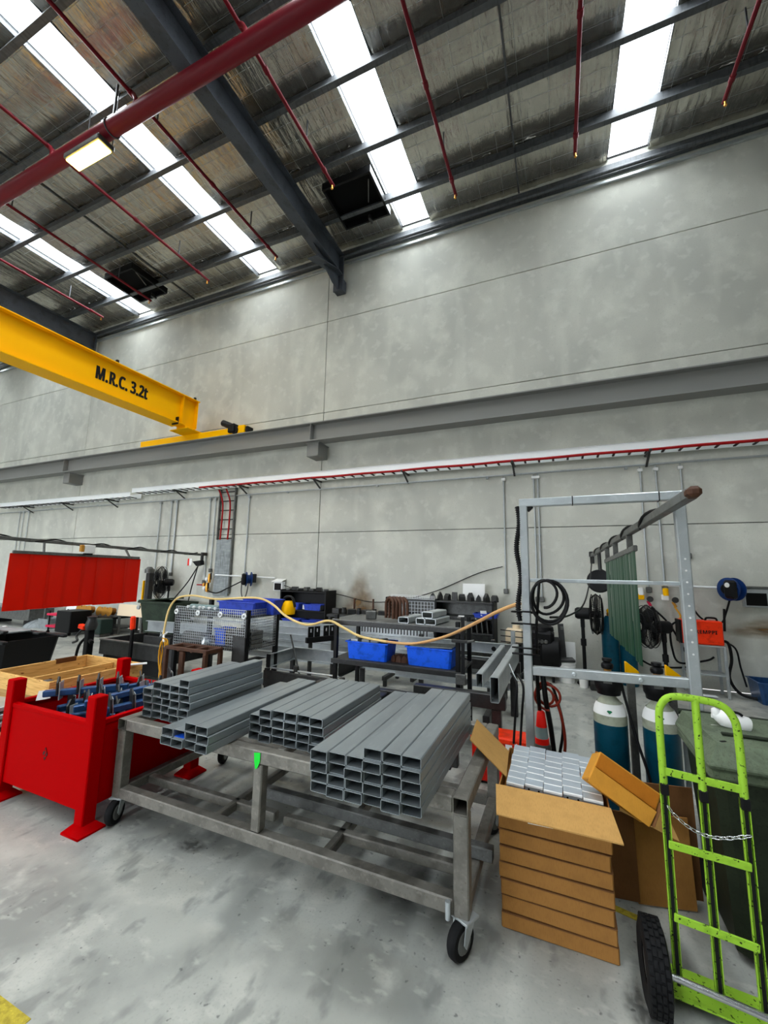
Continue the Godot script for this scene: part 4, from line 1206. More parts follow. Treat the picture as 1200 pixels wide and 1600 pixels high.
	# gas bottles
	for d in [[0.27, "left teal gas bottle with black valve guard behind gantry"], [0.552, "right teal gas bottle with black valve guard behind hand truck"]]:
		var gb := thing("gas_bottle", d[1], "gas bottle", v(d[0], 0, -3.23), "near gas bottles")
		part(gb, "cylinder", lathe([[0, 0], [0.092, 0], [0.1, 0.015], [0.1, 0.7], [0, 0.7]], 28), M.teal)
		part(gb, "shoulder", lathe([[0.1, 0.7], [0.099, 0.74], [0.088, 0.79], [0.064, 0.835], [0.04, 0.86], [0.035, 0.88], [0, 0.88]], 28), M.bottle_grey)
		var lb := part(gb, "label", lathe([[0.0995, 0.755], [0.092, 0.79], [0.077, 0.822]], 28), M.paper, v(0, 0.0015, 0.002))
		lb.scale = v(1.005, 1, 1.005)
		part(gb, "hazard_diamond", box(0.022, 0.022, 0.002, 0), M.green_mark, v(-0.01, 0.785, 0.097), v(-40, -6, 45))
		part(gb, "valve_guard", lathe([[0.045, 0.87], [0.07, 0.875], [0.074, 0.9], [0.083, 0.915], [0.087, 0.985], [0.078, 1.0], [0.06, 1.0], [0.06, 0.96], [0, 0.96]], 24), M.black)
		part(gb, "valve_body", lathe([[0, 0.96], [0.022, 0.96], [0.022, 1.03], [0, 1.03]], 14), M.brass)
		part(gb, "valve_knob", lathe([[0, 1.03], [0.034, 1.035], [0.038, 1.05], [0.036, 1.065], [0.02, 1.075], [0.03, 1.085], [0.03, 1.1], [0, 1.1]], 18), M.black)
		part(gb, "guard_window", box(0.05, 0.02, 0.004, 0.001), M.mid_steel, v(-0.01, 0.965, 0.086))
	solo("gas_hose", "black hose from the left gas bottle slanting to floor", "hose", tube(spline([v(0.345, 0.95, -3.2), v(0.36, 0.86, -3.2), v(0.41, 0.62, -3.18), v(0.46, 0.4, -3.12), v(0.47, 0.1, -3.1)]), 0.0085, 8), M.black)
	for d in [[0.455, "left yellow wedge bracket behind the gantry crossbar"], [0.7, "right yellow wedge bracket behind the gantry crossbar"]]:
		var yb := thing("yellow_bracket", d[1], "bracket", v(d[0], 0, -3.5), "yellow bottle rack brackets")
		part(yb, "wedge", prism([[-0.05, 0], [0.05, 0], [0.03, 0.035], [-0.04, 0.09], [-0.05, 0.09]], 0.05), M.yellow, v(0, 0.95, 0))
		part(yb, "post", box(0.05, 0.95, 0.04, 0.004), M.mid_steel, v(-0.02, 0.475, -0.01))
	var cr := thing("bottle_rack", "grey steel upright of gas bottle rack beside right bottle", "rack", v(0.69, 0, -3.3))
	part(cr, "upright", box(0.03, 0.8, 0.03, 0.003), M.galv_bright, v(0, 0.4, 0))
	part(cr, "base_plate", box(0.1, 0.01, 0.1, 0.002), M.galv, v(0, 0.005, 0))

# ---------------------------------------------------------------- workbenches in the middle of the hall
func make_tub(n: String, label: String, cat: String, pos: Vector3, w: float, d: float, h: float, m: Material, turn := 0.0, group := "") -> Node3D:
	var t := thing(n, label, cat, pos, group, v(0, turn, 0))
	part(t, "body", tub(w * 0.46, d * 0.46, w * 0.5, d * 0.5, h, 0.006), m)
	part(t, "rim", box(w + 0.02, 0.014, 0.02, 0.003), m, v(0, h - 0.005, d / 2))
	part(t, "rim", box(w + 0.02, 0.014, 0.02, 0.003), m, v(0, h - 0.005, -d / 2))
	for s in [-1, 1]:
		part(t, "end_rim", box(0.02, 0.014, d, 0.003), m, v(s * w / 2, h - 0.005, 0))
	return t

func middle_bay() -> void:
	# steel bench shelf with two blue tubs
	var b := thing("steel_bench", "dark steel bench with two decks holding blue tubs and offcuts", "bench", v(-1.67, 0, -4.5))
	for x in [-0.70, 0.70]:
		for z in [-0.28, 0.28]:
			bar(b, "leg", v(x, 0, z), v(x, 1.16, z), 0.045, 0.045, M.black)
	part(b, "top_deck", box(1.5, 0.035, 0.62, 0.004), M.mid_steel, v(0, 1.09, 0))
	part(b, "lower_deck", box(1.46, 0.03, 0.6, 0.004), M.dark_steel, v(0, 0.665, 0))
	part(b, "deck_edge", box(1.5, 0.05, 0.02, 0.003), M.dark_steel, v(0, 1.07, 0.31))
	part(b, "deck_edge", box(1.48, 0.05, 0.02, 0.003), M.dark_steel, v(0, 0.65, 0.31))
	for k in 22:
		part(b, "hook_tooth", box(0.012, 0.14, 0.012, 0.002), M.dark_steel, v(-0.62 + k * 0.04, 0.98, -0.22))
	make_tub("blue_tub", "left bright blue tub on lower deck of the steel bench", "tub", v(-1.995, 0.682, -4.38), 0.5, 0.3, 0.19, M.blue_tub, 0, "blue tubs on the bench")
	make_tub("blue_tub", "right bright blue tub on lower deck of the steel bench", "tub", v(-1.28, 0.682, -4.38), 0.5, 0.3, 0.19, M.blue_tub, -2, "blue tubs on the bench")
	for k in 4:
		solo("tub_part", "pale steel piece in the left blue tub, %s from left" % ORD[k], "steel piece", box(0.09, 0.05, 0.16, 0.005), M.galv if k != 3 else M.dark_steel, v(-2.17 + 0.11 * k, 0.868, -4.36 - 0.03 * (k % 2)), v(0, 10 * k, 4), "pieces in the left blue tub")
	solo("cover_board", "flat grey sheet lying over the right blue tub", "sheet", box(0.46, 0.008, 0.26, 0.002), M.grey_sheet, v(-1.27, 0.877, -4.39), v(0, -2, 2))
	for k in 4:
		solo("clamp_block", "brown clamp block between the blue tubs, %s from left" % ORD[k], "clamp", prism([[-0.03, 0], [0.03, 0], [0.035, 0.05], [0.01, 0.075], [-0.025, 0.05]], 0.12), M.brown_steel, v(-1.68 + 0.045 * k, 0.681, -4.36), v(0, 20 * k - 30, 0), "clamp blocks between blue tubs")
	for d in [[-1.535, 1.108, "left offcut lying alone"], [-1.345, 1.108, "middle offcut on deck"], [-1.235, 1.108, "right offcut on deck"], [-1.27, 1.175, "topmost offcut"]]:
		solo("tube_offcut", "galvanised tube offcut on the bench top, " + d[2], "tube offcut", rhs(0.12 if d[0] != -1.345 else 0.1, 0.064, 0.006, 0.42), M.galv, v(d[0], d[1] + 0.033, -4.42), v(0, -6, 0), "tube offcuts on the bench top")
	for k in 5:
		var o := solo("u_bracket", "brown steel U bracket standing on the bench, %s from left" % ORD[k], "bracket", tube(spline([v(0, 0, -0.06), v(0, 0.13, -0.06), v(0, 0.165, -0.03), v(0, 0.175, 0), v(0, 0.165, 0.03), v(0, 0.13, 0.06), v(0, 0, 0.06)], 3), 0.017, 8), M.brown_steel, v(-1.8 + 0.042 * k, 1.125, -4.42), v(0, 65, 0), "U brackets on the bench")
		o.scale = v(1, 1.3, 1)
	solo("hinge_bracket", "galvanised plate and bolts lying at left of bench top", "bracket", box(0.12, 0.09, 0.1, 0.008), M.mid_steel, v(-2.02, 1.153, -4.4), v(0, 20, 0))
	# quick clamp on the right bench leg
	var qc := thing("bar_clamp", "dark bar clamp gripping the right front bench leg", "clamp", v(-0.93, 0, -4.19))
	part(qc, "bar", box(0.035, 0.62, 0.02, 0.002), M.black, v(0.02, 0.9, 0.02))
	part(qc, "jaw", box(0.16, 0.03, 0.03, 0.004), M.dark_steel, v(-0.01, 0.98, 0.03))
	part(qc, "screw", tube([v(0.06, 0.98, 0.03), v(0.14, 1.0, 0.06)], 0.012, 8), M.mid_steel)
	part(qc, "lower_jaw", box(0.1, 0.1, 0.04, 0.006), M.mid_steel, v(0.0, 0.62, 0.03))
	# air hose draped over everything
	solo("air_hose", "cream air hose draped from the mesh rack to the gantry post", "hose", tube(spline([v(-5.0, 0.75, -4.12), v(-5.02, 1.05, -4.18), v(-4.96, 1.22, -4.25), v(-4.72, 1.27, -4.3), v(-4.3, 1.24, -4.3), v(-3.75, 1.28, -4.3), v(-3.5, 1.27, -4.3), v(-3.3, 1.2, -4.28), v(-3.05, 1.09, -4.2), v(-2.72, 1.02, -4.15), v(-2.42, 1.09, -4.12), v(-2.2, 1.03, -4.08), v(-1.98, 0.96, -4.05), v(-1.66, 0.94, -4.0)], 5), 0.0135, 8), M.hose_cream)
	solo("air_hose", "tan air hose rising from the bench to gantry's left post", "hose", tube(spline([v(-1.66, 0.94, -4.0), v(-1.35, 0.96, -3.9), v(-1.0, 1.07, -3.7), v(-0.7, 1.22, -3.4), v(-0.42, 1.38, -3.15), v(-0.26, 1.45, -3.06)], 5), 0.013, 8), M.hose_orange)
	# mesh sided rack with blue trays
	var r := thing("mesh_rack", "black mesh sided rack holding blue trays and clear bottles", "rack", v(-4.35, 0, -4.6))
	for x in [-0.62, 0.62]:
		for z in [-0.3, 0.3]:
			bar(r, "post", v(x, 0, z), v(x, 1.12 if z > 0 else 1.2, z), 0.06, 0.06, M.black)
	for y in [0.62, 1.03]:
		for z in [-0.3, 0.3]:
			bar(r, "rail", v(-0.6, y, z), v(0.6, y, z), 0.05, 0.05, M.dark_steel)
		part(r, "deck", box(1.24, 0.012, 0.6, 0.002), M.dark_steel, v(0, y - 0.01, 0))
	part(r, "wire_mesh", grid_mesh(1.24, 0.52, 36, 15, 0.0055), M.galv, v(0, 0.86, 0.335))
	part(r, "wire_mesh", grid_mesh(0.6, 0.52, 18, 15, 0.0055), M.galv, v(0.64, 0.86, 0), v(0, 90, 0))
	for k in 4:
		part(r, "lifting_ring", tube(circle(0.026, 14, v(-0.6 + k * 0.4, 1.045, 0.345)), 0.013, 6, true), M.white_galv)
	part(r, "side_sheet", box(0.2, 0.48, 0.02, 0.003), M.dark_steel, v(0.56, 0.55, 0.36))
	part(r, "mid_bar", box(1.2, 0.02, 0.02, 0.002), M.white_galv, v(0.02, 0.93, 0.1))
	make_tub("navy_tray", "long blue tray on top of the mesh rack", "tub", v(-4.02, 1.04, -4.52), 0.62, 0.28, 0.17, M.navy_tub, 2, "blue trays on the mesh rack")
	make_tub("navy_tray", "blue tray behind the long one on mesh rack top", "tub", v(-3.86, 1.04, -4.745), 0.6, 0.2, 0.2, M.navy_tub, -4, "blue trays on the mesh rack")
	make_tub("navy_tray", "small blue tray on lower deck of the mesh rack", "tub", v(-4.24, 0.63, -4.45), 0.18, 0.2, 0.22, M.blue_tub, 0, "blue trays on the mesh rack")
	for k in 6:
		var bt := thing("clear_bottle", "clear plastic bottle lying on the mesh rack, %s from left" % ORD[k], "bottle", v(-4.85 + 0.095 * k, 1.092, -4.5), "clear bottles on the mesh rack", v(84, 6 * (k % 3) - 6, 0))
		part(bt, "body", lathe([[0, -0.14], [0.04, -0.14], [0.045, -0.12], [0.045, 0.08], [0.02, 0.12], [0, 0.12]], 14), M.bottle_clear)
		part(bt, "cap", lathe([[0.02, 0.12], [0.02, 0.145], [0, 0.145]], 12), M.white)
	var cs := thing("cutoff_grinder", "orange and black power tool standing behind mesh rack", "power tool", v(-3.5, 1.04, -4.85))
	part(cs, "body", lathe([[0, 0], [0.09, 0], [0.1, 0.08], [0.08, 0.15], [0.05, 0.18], [0, 0.18]], 16), M.yellow, v(0, 0, 0))
	part(cs, "grip", tube(spline([v(-0.1, 0.1, 0), v(-0.07, 0.22, 0), v(0.05, 0.23, 0), v(0.11, 0.1, 0)]), 0.018, 8), M.black)
	part(cs, "nozzle", tube([v(-0.08, 0.14, 0.05), v(-0.15, 0.16, 0.05)], 0.025, 10), M.white)
	for row in 4:
		for k in 8:
			solo("steel_block", "dark square block on lower deck behind the mesh, %s in %s row" % [ORD[k], ORD[row]], "steel block", rhs(0.05, 0.05, 0.006, 0.22), M.mid_steel, v(-4.08 + 0.055 * k, 0.66 + 0.054 * row, -4.44), Vector3.ZERO, "square blocks behind the mesh")
	solo("grey_roll", "grey roll lying on the mesh rack's lower deck", "roll", tube([v(-4.92, 0.7, -4.42), v(-4.5, 0.7, -4.4)], 0.07, 16), M.mid_steel)
	var vl := thing("valve_casting", "pale metal casting beside the small blue tray", "casting", v(-4.42, 0.62, -4.3))
	part(vl, "body", lathe([[0, 0], [0.05, 0], [0.055, 0.05], [0.035, 0.09], [0.04, 0.12], [0, 0.12]], 12), M.galv_bright)
	part(vl, "arm", tube([v(0, 0.06, 0), v(0.1, 0.08, 0.02)], 0.022, 10), M.galv_bright)
	# brown stand in front
	var bs := thing("rusty_stand", "rusty brown square stand in front of the mesh rack", "stand", v(-4.3, 0, -4.0))
	for x in [-0.33, 0.33]:
		for z in [-0.12, 0.12]:
			bar(bs, "leg", v(x, 0, z), v(x, 0.62, z), 0.05, 0.05, M.brown_steel)
		bar(bs, "top_rail", v(x, 0.64, -0.14), v(x, 0.64, 0.14), 0.05, 0.05, M.brown_steel)
	for x in [-0.11, 0.11]:
		bar(bs, "top_rail", v(x, 0.64, -0.14), v(x, 0.64, 0.14), 0.04, 0.04, M.brown_steel)
	bar(bs, "leg", v(-0.05, 0.0, 0.12), v(-0.05, 0.62, 0.12), 0.07, 0.04, M.brown_steel)
	for z in [-0.12, 0.12]:
		bar(bs, "top_rail", v(-0.35, 0.65, z), v(0.35, 0.65, z), 0.04, 0.04, M.brown_steel)
	solo("red_block", "red block on the floor inside the rusty stand", "block", box(0.3, 0.12, 0.14, 0.01), M.red_plastic, v(-4.2, 0.06, -4.02))
	# yellow cord hanging at rack
	var yc := []
	for k in 64:
		var a := TAU * k / 20.0
		yc.append(v(-4.945 + 0.055 * cos(a) + 0.012 * sin(k * 0.4), 0.45 + 0.25 * sin(a) + 0.02 * sin(k * 0.9), -4.1 + 0.02 * cos(k * 0.7)))
	solo("cord_coil", "coil of yellow cord hanging on the rack's left post", "cord", tube(yc, 0.009, 6), M.hose_yellow)
	solo("white_hook", "white hook holding the coil of yellow cord", "hook", tube([v(-4.93, 0.66, -4.08), v(-4.97, 0.74, -4.1), v(-5.03, 0.76, -4.2)], 0.014, 8), M.white)
	# galvanised frames and stock behind
	for k in 6:
		solo("galvanised_channel", "long galvanised channel in the stack behind mesh rack, %s from bottom" % ORD[k], "steel channel", channel(0.05, 0.1, 0.004, 3.6), M.galv, v(-3.55, 0.2 + 0.105 * k, -6.0 - 0.04 * (k % 2)), v(0, -90, 0), "stacked galvanised channels")
	for x in [-4.9, -2.4]:
		var tr := thing("trestle", "dark trestle under the %s end of stacked channels" % ("left" if x < -4 else "right"), "trestle", v(x, 0, -6.0))
		bar(tr, "beam", v(0, 0.12, -0.3), v(0, 0.12, 0.3), 0.06, 0.06, M.dark_steel)
		for z in [-0.25, 0.25]:
			bar(tr, "leg", v(0, 0, z), v(0, 0.1, z), 0.05, 0.05, M.dark_steel)
	var cf := thing("channel_weldment", "galvanised channel weldment on a dark base right of mesh rack", "weldment")
	bar(cf, "front_base", v(-3.75, 0.2, -4.72), v(-2.5, 0.2, -4.72), 0.05, 0.2, M.dark_steel)
	part(cf, "left_channel", channel(0.05, 0.17, 0.005, 0.62), M.galv, v(-3.72, 0.42, -5.05))
	part(cf, "rear_channel", channel(0.05, 0.17, 0.005, 1.1), M.galv, v(-3.2, 0.43, -5.32), v(0, -90, 0))
	part(cf, "right_channel", channel(0.05, 0.17, 0.005, 0.62), M.dark_steel, v(-2.62, 0.42, -5.05))
	part(cf, "end_cap", box(0.06, 0.17, 0.02, 0.003), M.black, v(-3.7, 0.42, -4.73))
	bar(cf, "front_lip", v(-3.65, 0.33, -4.74), v(-2.6, 0.33, -4.74), 0.03, 0.02, M.galv)
	part(cf, "toggle", box(0.06, 0.08, 0.05, 0.01), M.dark_steel, v(-3.25, 0.36, -4.74))
	for x in [-3.7, -2.55]:
		for z in [-4.72, -5.3]:
			bar(cf, "leg", v(x, 0, z), v(x, 0.33, z), 0.06, 0.06, M.dark_steel)
	var nb := thing("notched_bar", "black bar with four upright square lugs behind channel weldment", "bar", v(-3.43, 0.6, -5.66), "", v(0, 62, 0))
	part(nb, "bar", box(0.55, 0.08, 0.06, 0.004), M.black)
	for k in 4:
		var st := start()
		add_box(st, v(0, 0.075, 0), v(0.09, 0.07, 0.02))
		add_box(st, v(-0.03, 0.14, 0), v(0.03, 0.06, 0.02))
		add_box(st, v(0.03, 0.14, 0), v(0.03, 0.06, 0.02))
		add_box(st, v(0, 0.18, 0), v(0.09, 0.03, 0.02))
		part(nb, "lug", done(st), M.black, v(-0.2 + 0.11 * k + (0.05 if k > 1 else 0.0), 0, 0))
	bar(nb, "support", v(-0.2, -0.6, 0), v(-0.2, -0.04, 0), 0.05, 0.05, M.dark_steel)
	bar(nb, "support", v(0.2, -0.6, 0), v(0.2, -0.04, 0), 0.05, 0.05, M.dark_steel)
	solo("pry_rod", "thin steel rod leaning between mesh rack and channel stack", "rod", tube([v(-3.3, 0.02, -5.0), v(-3.62, 0.72, -5.1)], 0.012, 8), M.mid_steel)
	# beams right of the bench
	var base := thing("beam_stand", "dark steel stand carrying the long galvanised beams", "stand", v(-0.75, 0, -4.6))
	for z in [-0.7, 0.75]:
		bar(base, "cross_beam", v(-0.55, 0.55, z), v(0.28, 0.55, z), 0.09, 0.12, M.dark_steel)
		for x in [-0.45, 0.2]:
			bar(base, "leg", v(x, 0, z), v(x, 0.49, z), 0.08, 0.08, M.dark_steel)
	bar(base, "side_rail", v(0.1, 0.3, -0.66), v(0.1, 0.3, 0.71), 0.06, 0.2, M.dark_steel)
	solo("galvanised_beam", "long galvanised box beam right of the steel bench, outer one", "steel beam", rhs(0.07, 0.2, 0.005, 1.75), M.galv, v(-0.52, 0.72, -4.42), v(0, 0, 0), "galvanised beams on the stand")
	solo("galvanised_beam", "long galvanised box beam right of the steel bench, inner one", "steel beam", rhs(0.06, 0.12, 0.005, 1.65), M.galv, v(-0.7, 0.7, -4.7), v(0, 0, 0), "galvanised beams on the stand")
	for k in 4:
		solo("cross_channel", "galvanised cross channel behind the blue tubs, %s from top" % ORD[k], "steel channel", channel(0.05, 0.13 if k == 0 else 0.08, 0.005, 1.5), M.galv, v(-1.35, 0.68 - 0.125 * k + (0.02 if k == 0 else 0.0), -5.6 + 0.07 * k), v(0, -90, 0), "cross channels behind the bench")
	var cs2 := thing("channel_rack", "dark rack with two uprights holding the cross channels", "rack", v(-1.35, 0, -5.75))
	for x in [-0.5, 0.5]:
		bar(cs2, "upright", v(x, 0, 0), v(x, 0.78, 0), 0.06, 0.06, M.dark_steel)
		bar(cs2, "arm", v(x, 0.24, 0), v(x, 0.24, 0.4), 0.05, 0.05, M.dark_steel)
	solo("upright_post", "short galvanised post standing at the end of beams", "post", rhs(0.05, 0.05, 0.004, 0.95), M.galv, v(-0.56, 0.475, -5.42), v(90, 0, 0))
	solo("round_plug", "round black hole plug on the top cross channel", "plug", disc(0.03, 0.012, 16), M.black, v(-0.82, 0.69, -5.592), v(90, 0, 0))
	# shelving against the wall
	var sh := thing("parts_shelf", "black wall shelf unit with blue trays, left of scorched wall", "shelf unit", v(-4.93, 0, -7.5))
	for x in [-0.55, 0.55]:
		part(sh, "side_panel", box(0.03, 1.24, 0.42, 0.003), M.black, v(x, 0.62, 0))
	for y in [0.5, 0.82, 1.2]:
		part(sh, "shelf", box(1.08, 0.025, 0.42, 0.003), M.black, v(0, y, 0))
	part(sh, "back_panel", box(1.08, 1.2, 0.012, 0.001), M.black, v(0, 0.62, -0.2))
	for d in [[-0.28, 0.515], [0.22, 0.515], [-0.3, 0.835], [0.24, 0.835]]:
		make_tub("shelf_tray", "dark blue tray on the black shelf unit, %s %s" % ["lower" if d[1] < 0.7 else "upper", "left" if d[0] < 0 else "right"], "tub", v(-4.93 + d[0], d[1], -7.42), 0.42, 0.26, 0.12, M.navy_tub, 0, "trays on the black shelf unit")
	for k in 7:
		solo("shelf_tool", "small dark tool on top of the black shelf, %s from left" % ORD[k], "tool", box(0.1 + 0.04 * (k % 3), 0.05 + 0.03 * (k % 2), 0.12, 0.012), M.dark_steel if k % 3 else M.mid_steel, v(-5.38 + 0.15 * k, 1.243 + 0.015 * (k % 2), -7.45), v(0, 23 * k, 0), "tools on top of the black shelf")
	for k in 5:
		solo("shelf_bolt_box", "small box on the shelf unit's middle shelf, %s from left" % ORD[k], "box", box(0.08, 0.09, 0.1, 0.006), M.white if k == 2 else M.dark_steel, v(-5.3 + 0.2 * k, 0.88 + 0.012, -7.36), v(0, 11 * k, 0), "boxes on the middle shelf")
	var ms := thing("mesh_shelf", "dark shelf unit with wire mesh front beneath the white notice", "shelf unit", v(-2.05, 0, -7.48))
	for x in [-0.98, -0.02, 0.98]:
		part(ms, "side_panel", box(0.03, 1.18, 0.44, 0.003), M.black, v(x, 0.59, 0))
	for y in [0.35, 0.62, 0.88, 1.14]:
		part(ms, "shelf", box(1.94, 0.025, 0.44, 0.003), M.dark_steel, v(0, y, 0))
	part(ms, "back_panel", box(1.94, 1.12, 0.012, 0.001), M.mid_steel, v(0, 0.6, -0.21))
	part(ms, "wire_mesh", grid_mesh(0.9, 0.24, 15, 4, 0.007), M.galv, v(-0.5, 1.0, 0.23))
	part(ms, "wire_basket", grid_mesh(0.86, 0.06, 26, 2, 0.006), M.white_galv, v(-0.5, 1.19, 0.1))
	for k in 9:
		solo("shelf_clamp", "dark clamp on top of the mesh shelf, %s from left" % ORD[k], "clamp", prism([[-0.04, 0], [0.05, 0], [0.05, 0.05 + 0.02 * (k % 3)], [0.01, 0.12 + 0.03 * (k % 2)], [-0.03, 0.07]], 0.1), M.dark_steel, v(-2.2 + 0.14 * k - (0.0 if k < 5 else -0.02), 1.152, -7.5), v(0, 31 * k, 0), "clamps on top of mesh shelf")
	solo("notice_board", "white paper notice board standing on top of the mesh shelf", "notice", box(0.4, 0.3, 0.012, 0.002), M.paper, v(-1.45, 1.31, -7.6), v(-6, 0, 0))
	for k in 3:
		solo("paper_note", "white paper note on the mesh shelf, %s from left" % ORD[k], "paper", box(0.11, 0.002, 0.09, 0), M.paper, v([-1.62, -1.32, -1.23][k], [0.895, 0.9, 0.97][k], -7.3), v([20, 40, 70][k], 15 * k, 0), "paper notes on the mesh shelf")
	make_tub("shelf_tray", "low dark blue tray at the right end of mesh shelf", "tub", v(-1.2, 0.893, -7.4), 0.4, 0.26, 0.07, M.navy_tub)
	for k in 6:
		solo("shelf_plate", "dark steel plate standing in mesh shelf's lower bay, %s from left" % ORD[k], "plate", box(0.012, 0.2, 0.22, 0.002), M.mid_steel, v(-1.62 + 0.09 * k, 0.735, -7.4), v(0, 0, 4), "plates in the mesh shelf")
	var bn := thing("wall_bench", "low dark bench with clutter in front of the scorched wall", "bench", v(-3.65, 0, -7.4))
	part(bn, "top", box(1.2, 0.05, 0.5, 0.004), M.dark_steel, v(0, 0.78, 0))
	for x in [-0.55, 0.55]:
		for z in [-0.2, 0.2]:
			bar(bn, "leg", v(x, 0, z), v(x, 0.76, z), 0.06, 0.06, M.dark_steel)
	for k in 7:
		solo("bench_part", "dark machined part on the low wall bench, %s from left" % ORD[k], "machine part", lathe([[0, 0], [0.05, 0], [0.06, 0.05], [0.04, 0.1], [0.045, 0.12], [0, 0.12]], 12) if k % 2 else box(0.16, 0.1, 0.14, 0.01), M.dark_steel, v(-4.15 + 0.165 * k, 0.806 + (0.0 if k % 2 else 0.05), -7.38), v(0, 17 * k, 0), "parts on the low wall bench")
	for k in 2:
		solo("stop_post", "thin upright post behind the low bench, %s from left" % ORD[k], "post", box(0.03, 0.3, 0.03, 0.003), M.brown_steel, v(-3.85 + 0.42 * k, 0.955, -7.55), Vector3.ZERO, "posts on the low bench")
	# wall items between
	make_reel("hose_reel", "dark blue hose reel on the wall left of meter box", v(-6.62, 1.42, -7.58), -40, M.blue_reel)
	var mb := thing("meter_box", "small dark screen box on wall right of dark blue reel", "wall box", v(-5.85, 1.28, -7.72))
	part(mb, "case", box(0.24, 0.2, 0.12, 0.008), M.white_galv, v(0, 0, 0))
	part(mb, "screen", box(0.18, 0.15, 0.006, 0.001), M.screen, v(0, -0.01, 0.062))
	part(mb, "cover", box(0.26, 0.012, 0.2, 0.003), M.white, v(0, 0.13, 0.03), v(18, 0, 0))
	solo("wall_cable", "thin black cable looping from meter box towards mesh shelf", "cable", tube(spline([v(-5.72, 1.3, -7.72), v(-5.3, 1.22, -7.74), v(-4.4, 1.16, -7.76), v(-3.6, 1.03, -7.76), v(-2.9, 1.1, -7.76), v(-2.2, 1.3, -7.77), v(-1.4, 1.65, -7.77), v(-0.95, 1.78, -7.77)]), 0.009, 6), M.black)
	solo("wall_cable", "hanging bundle of thin leads left of dark blue reel", "cable", tube(spline([v(-6.92, 1.36, -7.7), v(-6.9, 1.1, -7.68), v(-6.82, 0.95, -7.68), v(-6.74, 1.1, -7.68), v(-6.72, 1.35, -7.7)]), 0.014, 6), M.mid_steel)
	solo("wall_cable", "black cable sagging under the vertical cable ladder", "cable", tube(spline([v(-8.1, 1.15, -7.7), v(-7.7, 1.06, -7.68), v(-7.3, 1.2, -7.68), v(-6.95, 1.36, -7.72)]), 0.014, 6), M.black)

# ---------------------------------------------------------------- shared workshop fittings
func make_fan(label: String, pos: Vector3, turn: float, tilt: float, pole: bool, R := 0.31) -> void:
	var f := thing("industrial_fan", label, "fan", pos, "industrial fans")
	var h := Node3D.new()
	var bs := Basis.from_euler(v(deg_to_rad(tilt), deg_to_rad(turn), 0))
	h.free()
	var st := start(true)
	for d in [[R, 0.0], [R * 0.96, 0.06], [R * 0.96, -0.06], [R * 0.6, 0.085], [R * 0.6, -0.08], [R * 0.3, 0.09]]:
		add_tube(st, PackedVector3Array(circle(d[0], 28, bs * v(0, 0, d[1]), bs)), 0.006, 5, true)
	for k in 64:
		var a := TAU * k / 64
		var c := v(cos(a), sin(a), 0)
		add_tube(st, PackedVector3Array([bs * (c * 0.05 + v(0, 0, 0.095)), bs * (c * R * 0.8 + v(0, 0, 0.08)), bs * (c * R), bs * (c * R * 0.8 - v(0, 0, 0.075)), bs * (c * 0.08 - v(0, 0, 0.085))]), 0.0038, 4)
	part(f, "guard", done(st), M.black)
	for k in 5:
		var b := part(f, "blade", prism([[0.05, -0.05], [0.26, -0.1], [0.28, 0.03], [0.2, 0.09], [0.05, 0.05]], 0.006), M.dark_steel)
		b.transform = Transform3D(bs * Basis(Vector3.BACK, TAU * k / 5) * Basis(Vector3.RIGHT, 0.4), Vector3.ZERO)
	var m := start(true)
	add_lathe(m, [[0, -0.3], [0.07, -0.3], [0.09, -0.27], [0.09, -0.1], [0.05, -0.08], [0.05, 0.06], [0, 0.06]], 18, bs * Basis(Vector3.RIGHT, PI / 2))
	part(f, "motor", done(m), M.black)
	var neck := bs * v(0, -0.02, -0.2)
	part(f, "yoke", box(0.06, 0.16, 0.06, 0.01), M.black, neck + v(0, -0.12, 0))
	if pole:
		part(f, "pole", tube([neck + v(0, -0.1, 0), v(neck.x, -pos.y + 0.03, neck.z)], 0.026, 12), M.black)
		part(f, "collar", lathe([[0.04, -0.05], [0.04, 0.05], [0.026, 0.06]], 12), M.black, neck + v(0, -0.42, 0))
		part(f, "base", lathe([[0, 0], [0.12, 0], [0.12, 0.02], [0.06, 0.06], [0.03, 0.09], [0, 0.09]], 24), M.black, v(neck.x, -pos.y, neck.z))
	else:
		part(f, "wall_arm", tube([neck + v(0, -0.16, 0), v(neck.x, neck.y - 0.55, neck.z)], 0.022, 10), M.black)
		part(f, "wall_foot", box(0.1, 0.1, 0.12, 0.008), M.black, v(neck.x, neck.y - 0.55, neck.z))

func make_jib(label: String, a: Vector3, b: Vector3) -> Node3D:
	var j := thing("jib_boom", label, "boom")
	bar(j, "boom", a, b, 0.05, 0.055, M.mid_steel)
	bar(j, "wall_bracket", b + v(0, -0.14, 0), b + v(0, 0.06, 0), 0.06, 0.06, M.dark_steel)
	bar(j, "wall_plate", b + v(0, 0.02, 0), v(b.x, b.y + 0.02, -7.79), 0.08, 0.08, M.dark_steel)
	var d := b - a
	var pts := []
	for k in 60:
		var an := k * 0.55
		pts.append(a + d * (0.12 + k / 70.0) + v(cos(an) * 0.032, 0.012 + sin(an) * 0.034, 0))
	part(j, "wrapped_cable", tube(pts, 0.012, 6), M.black)
	return j

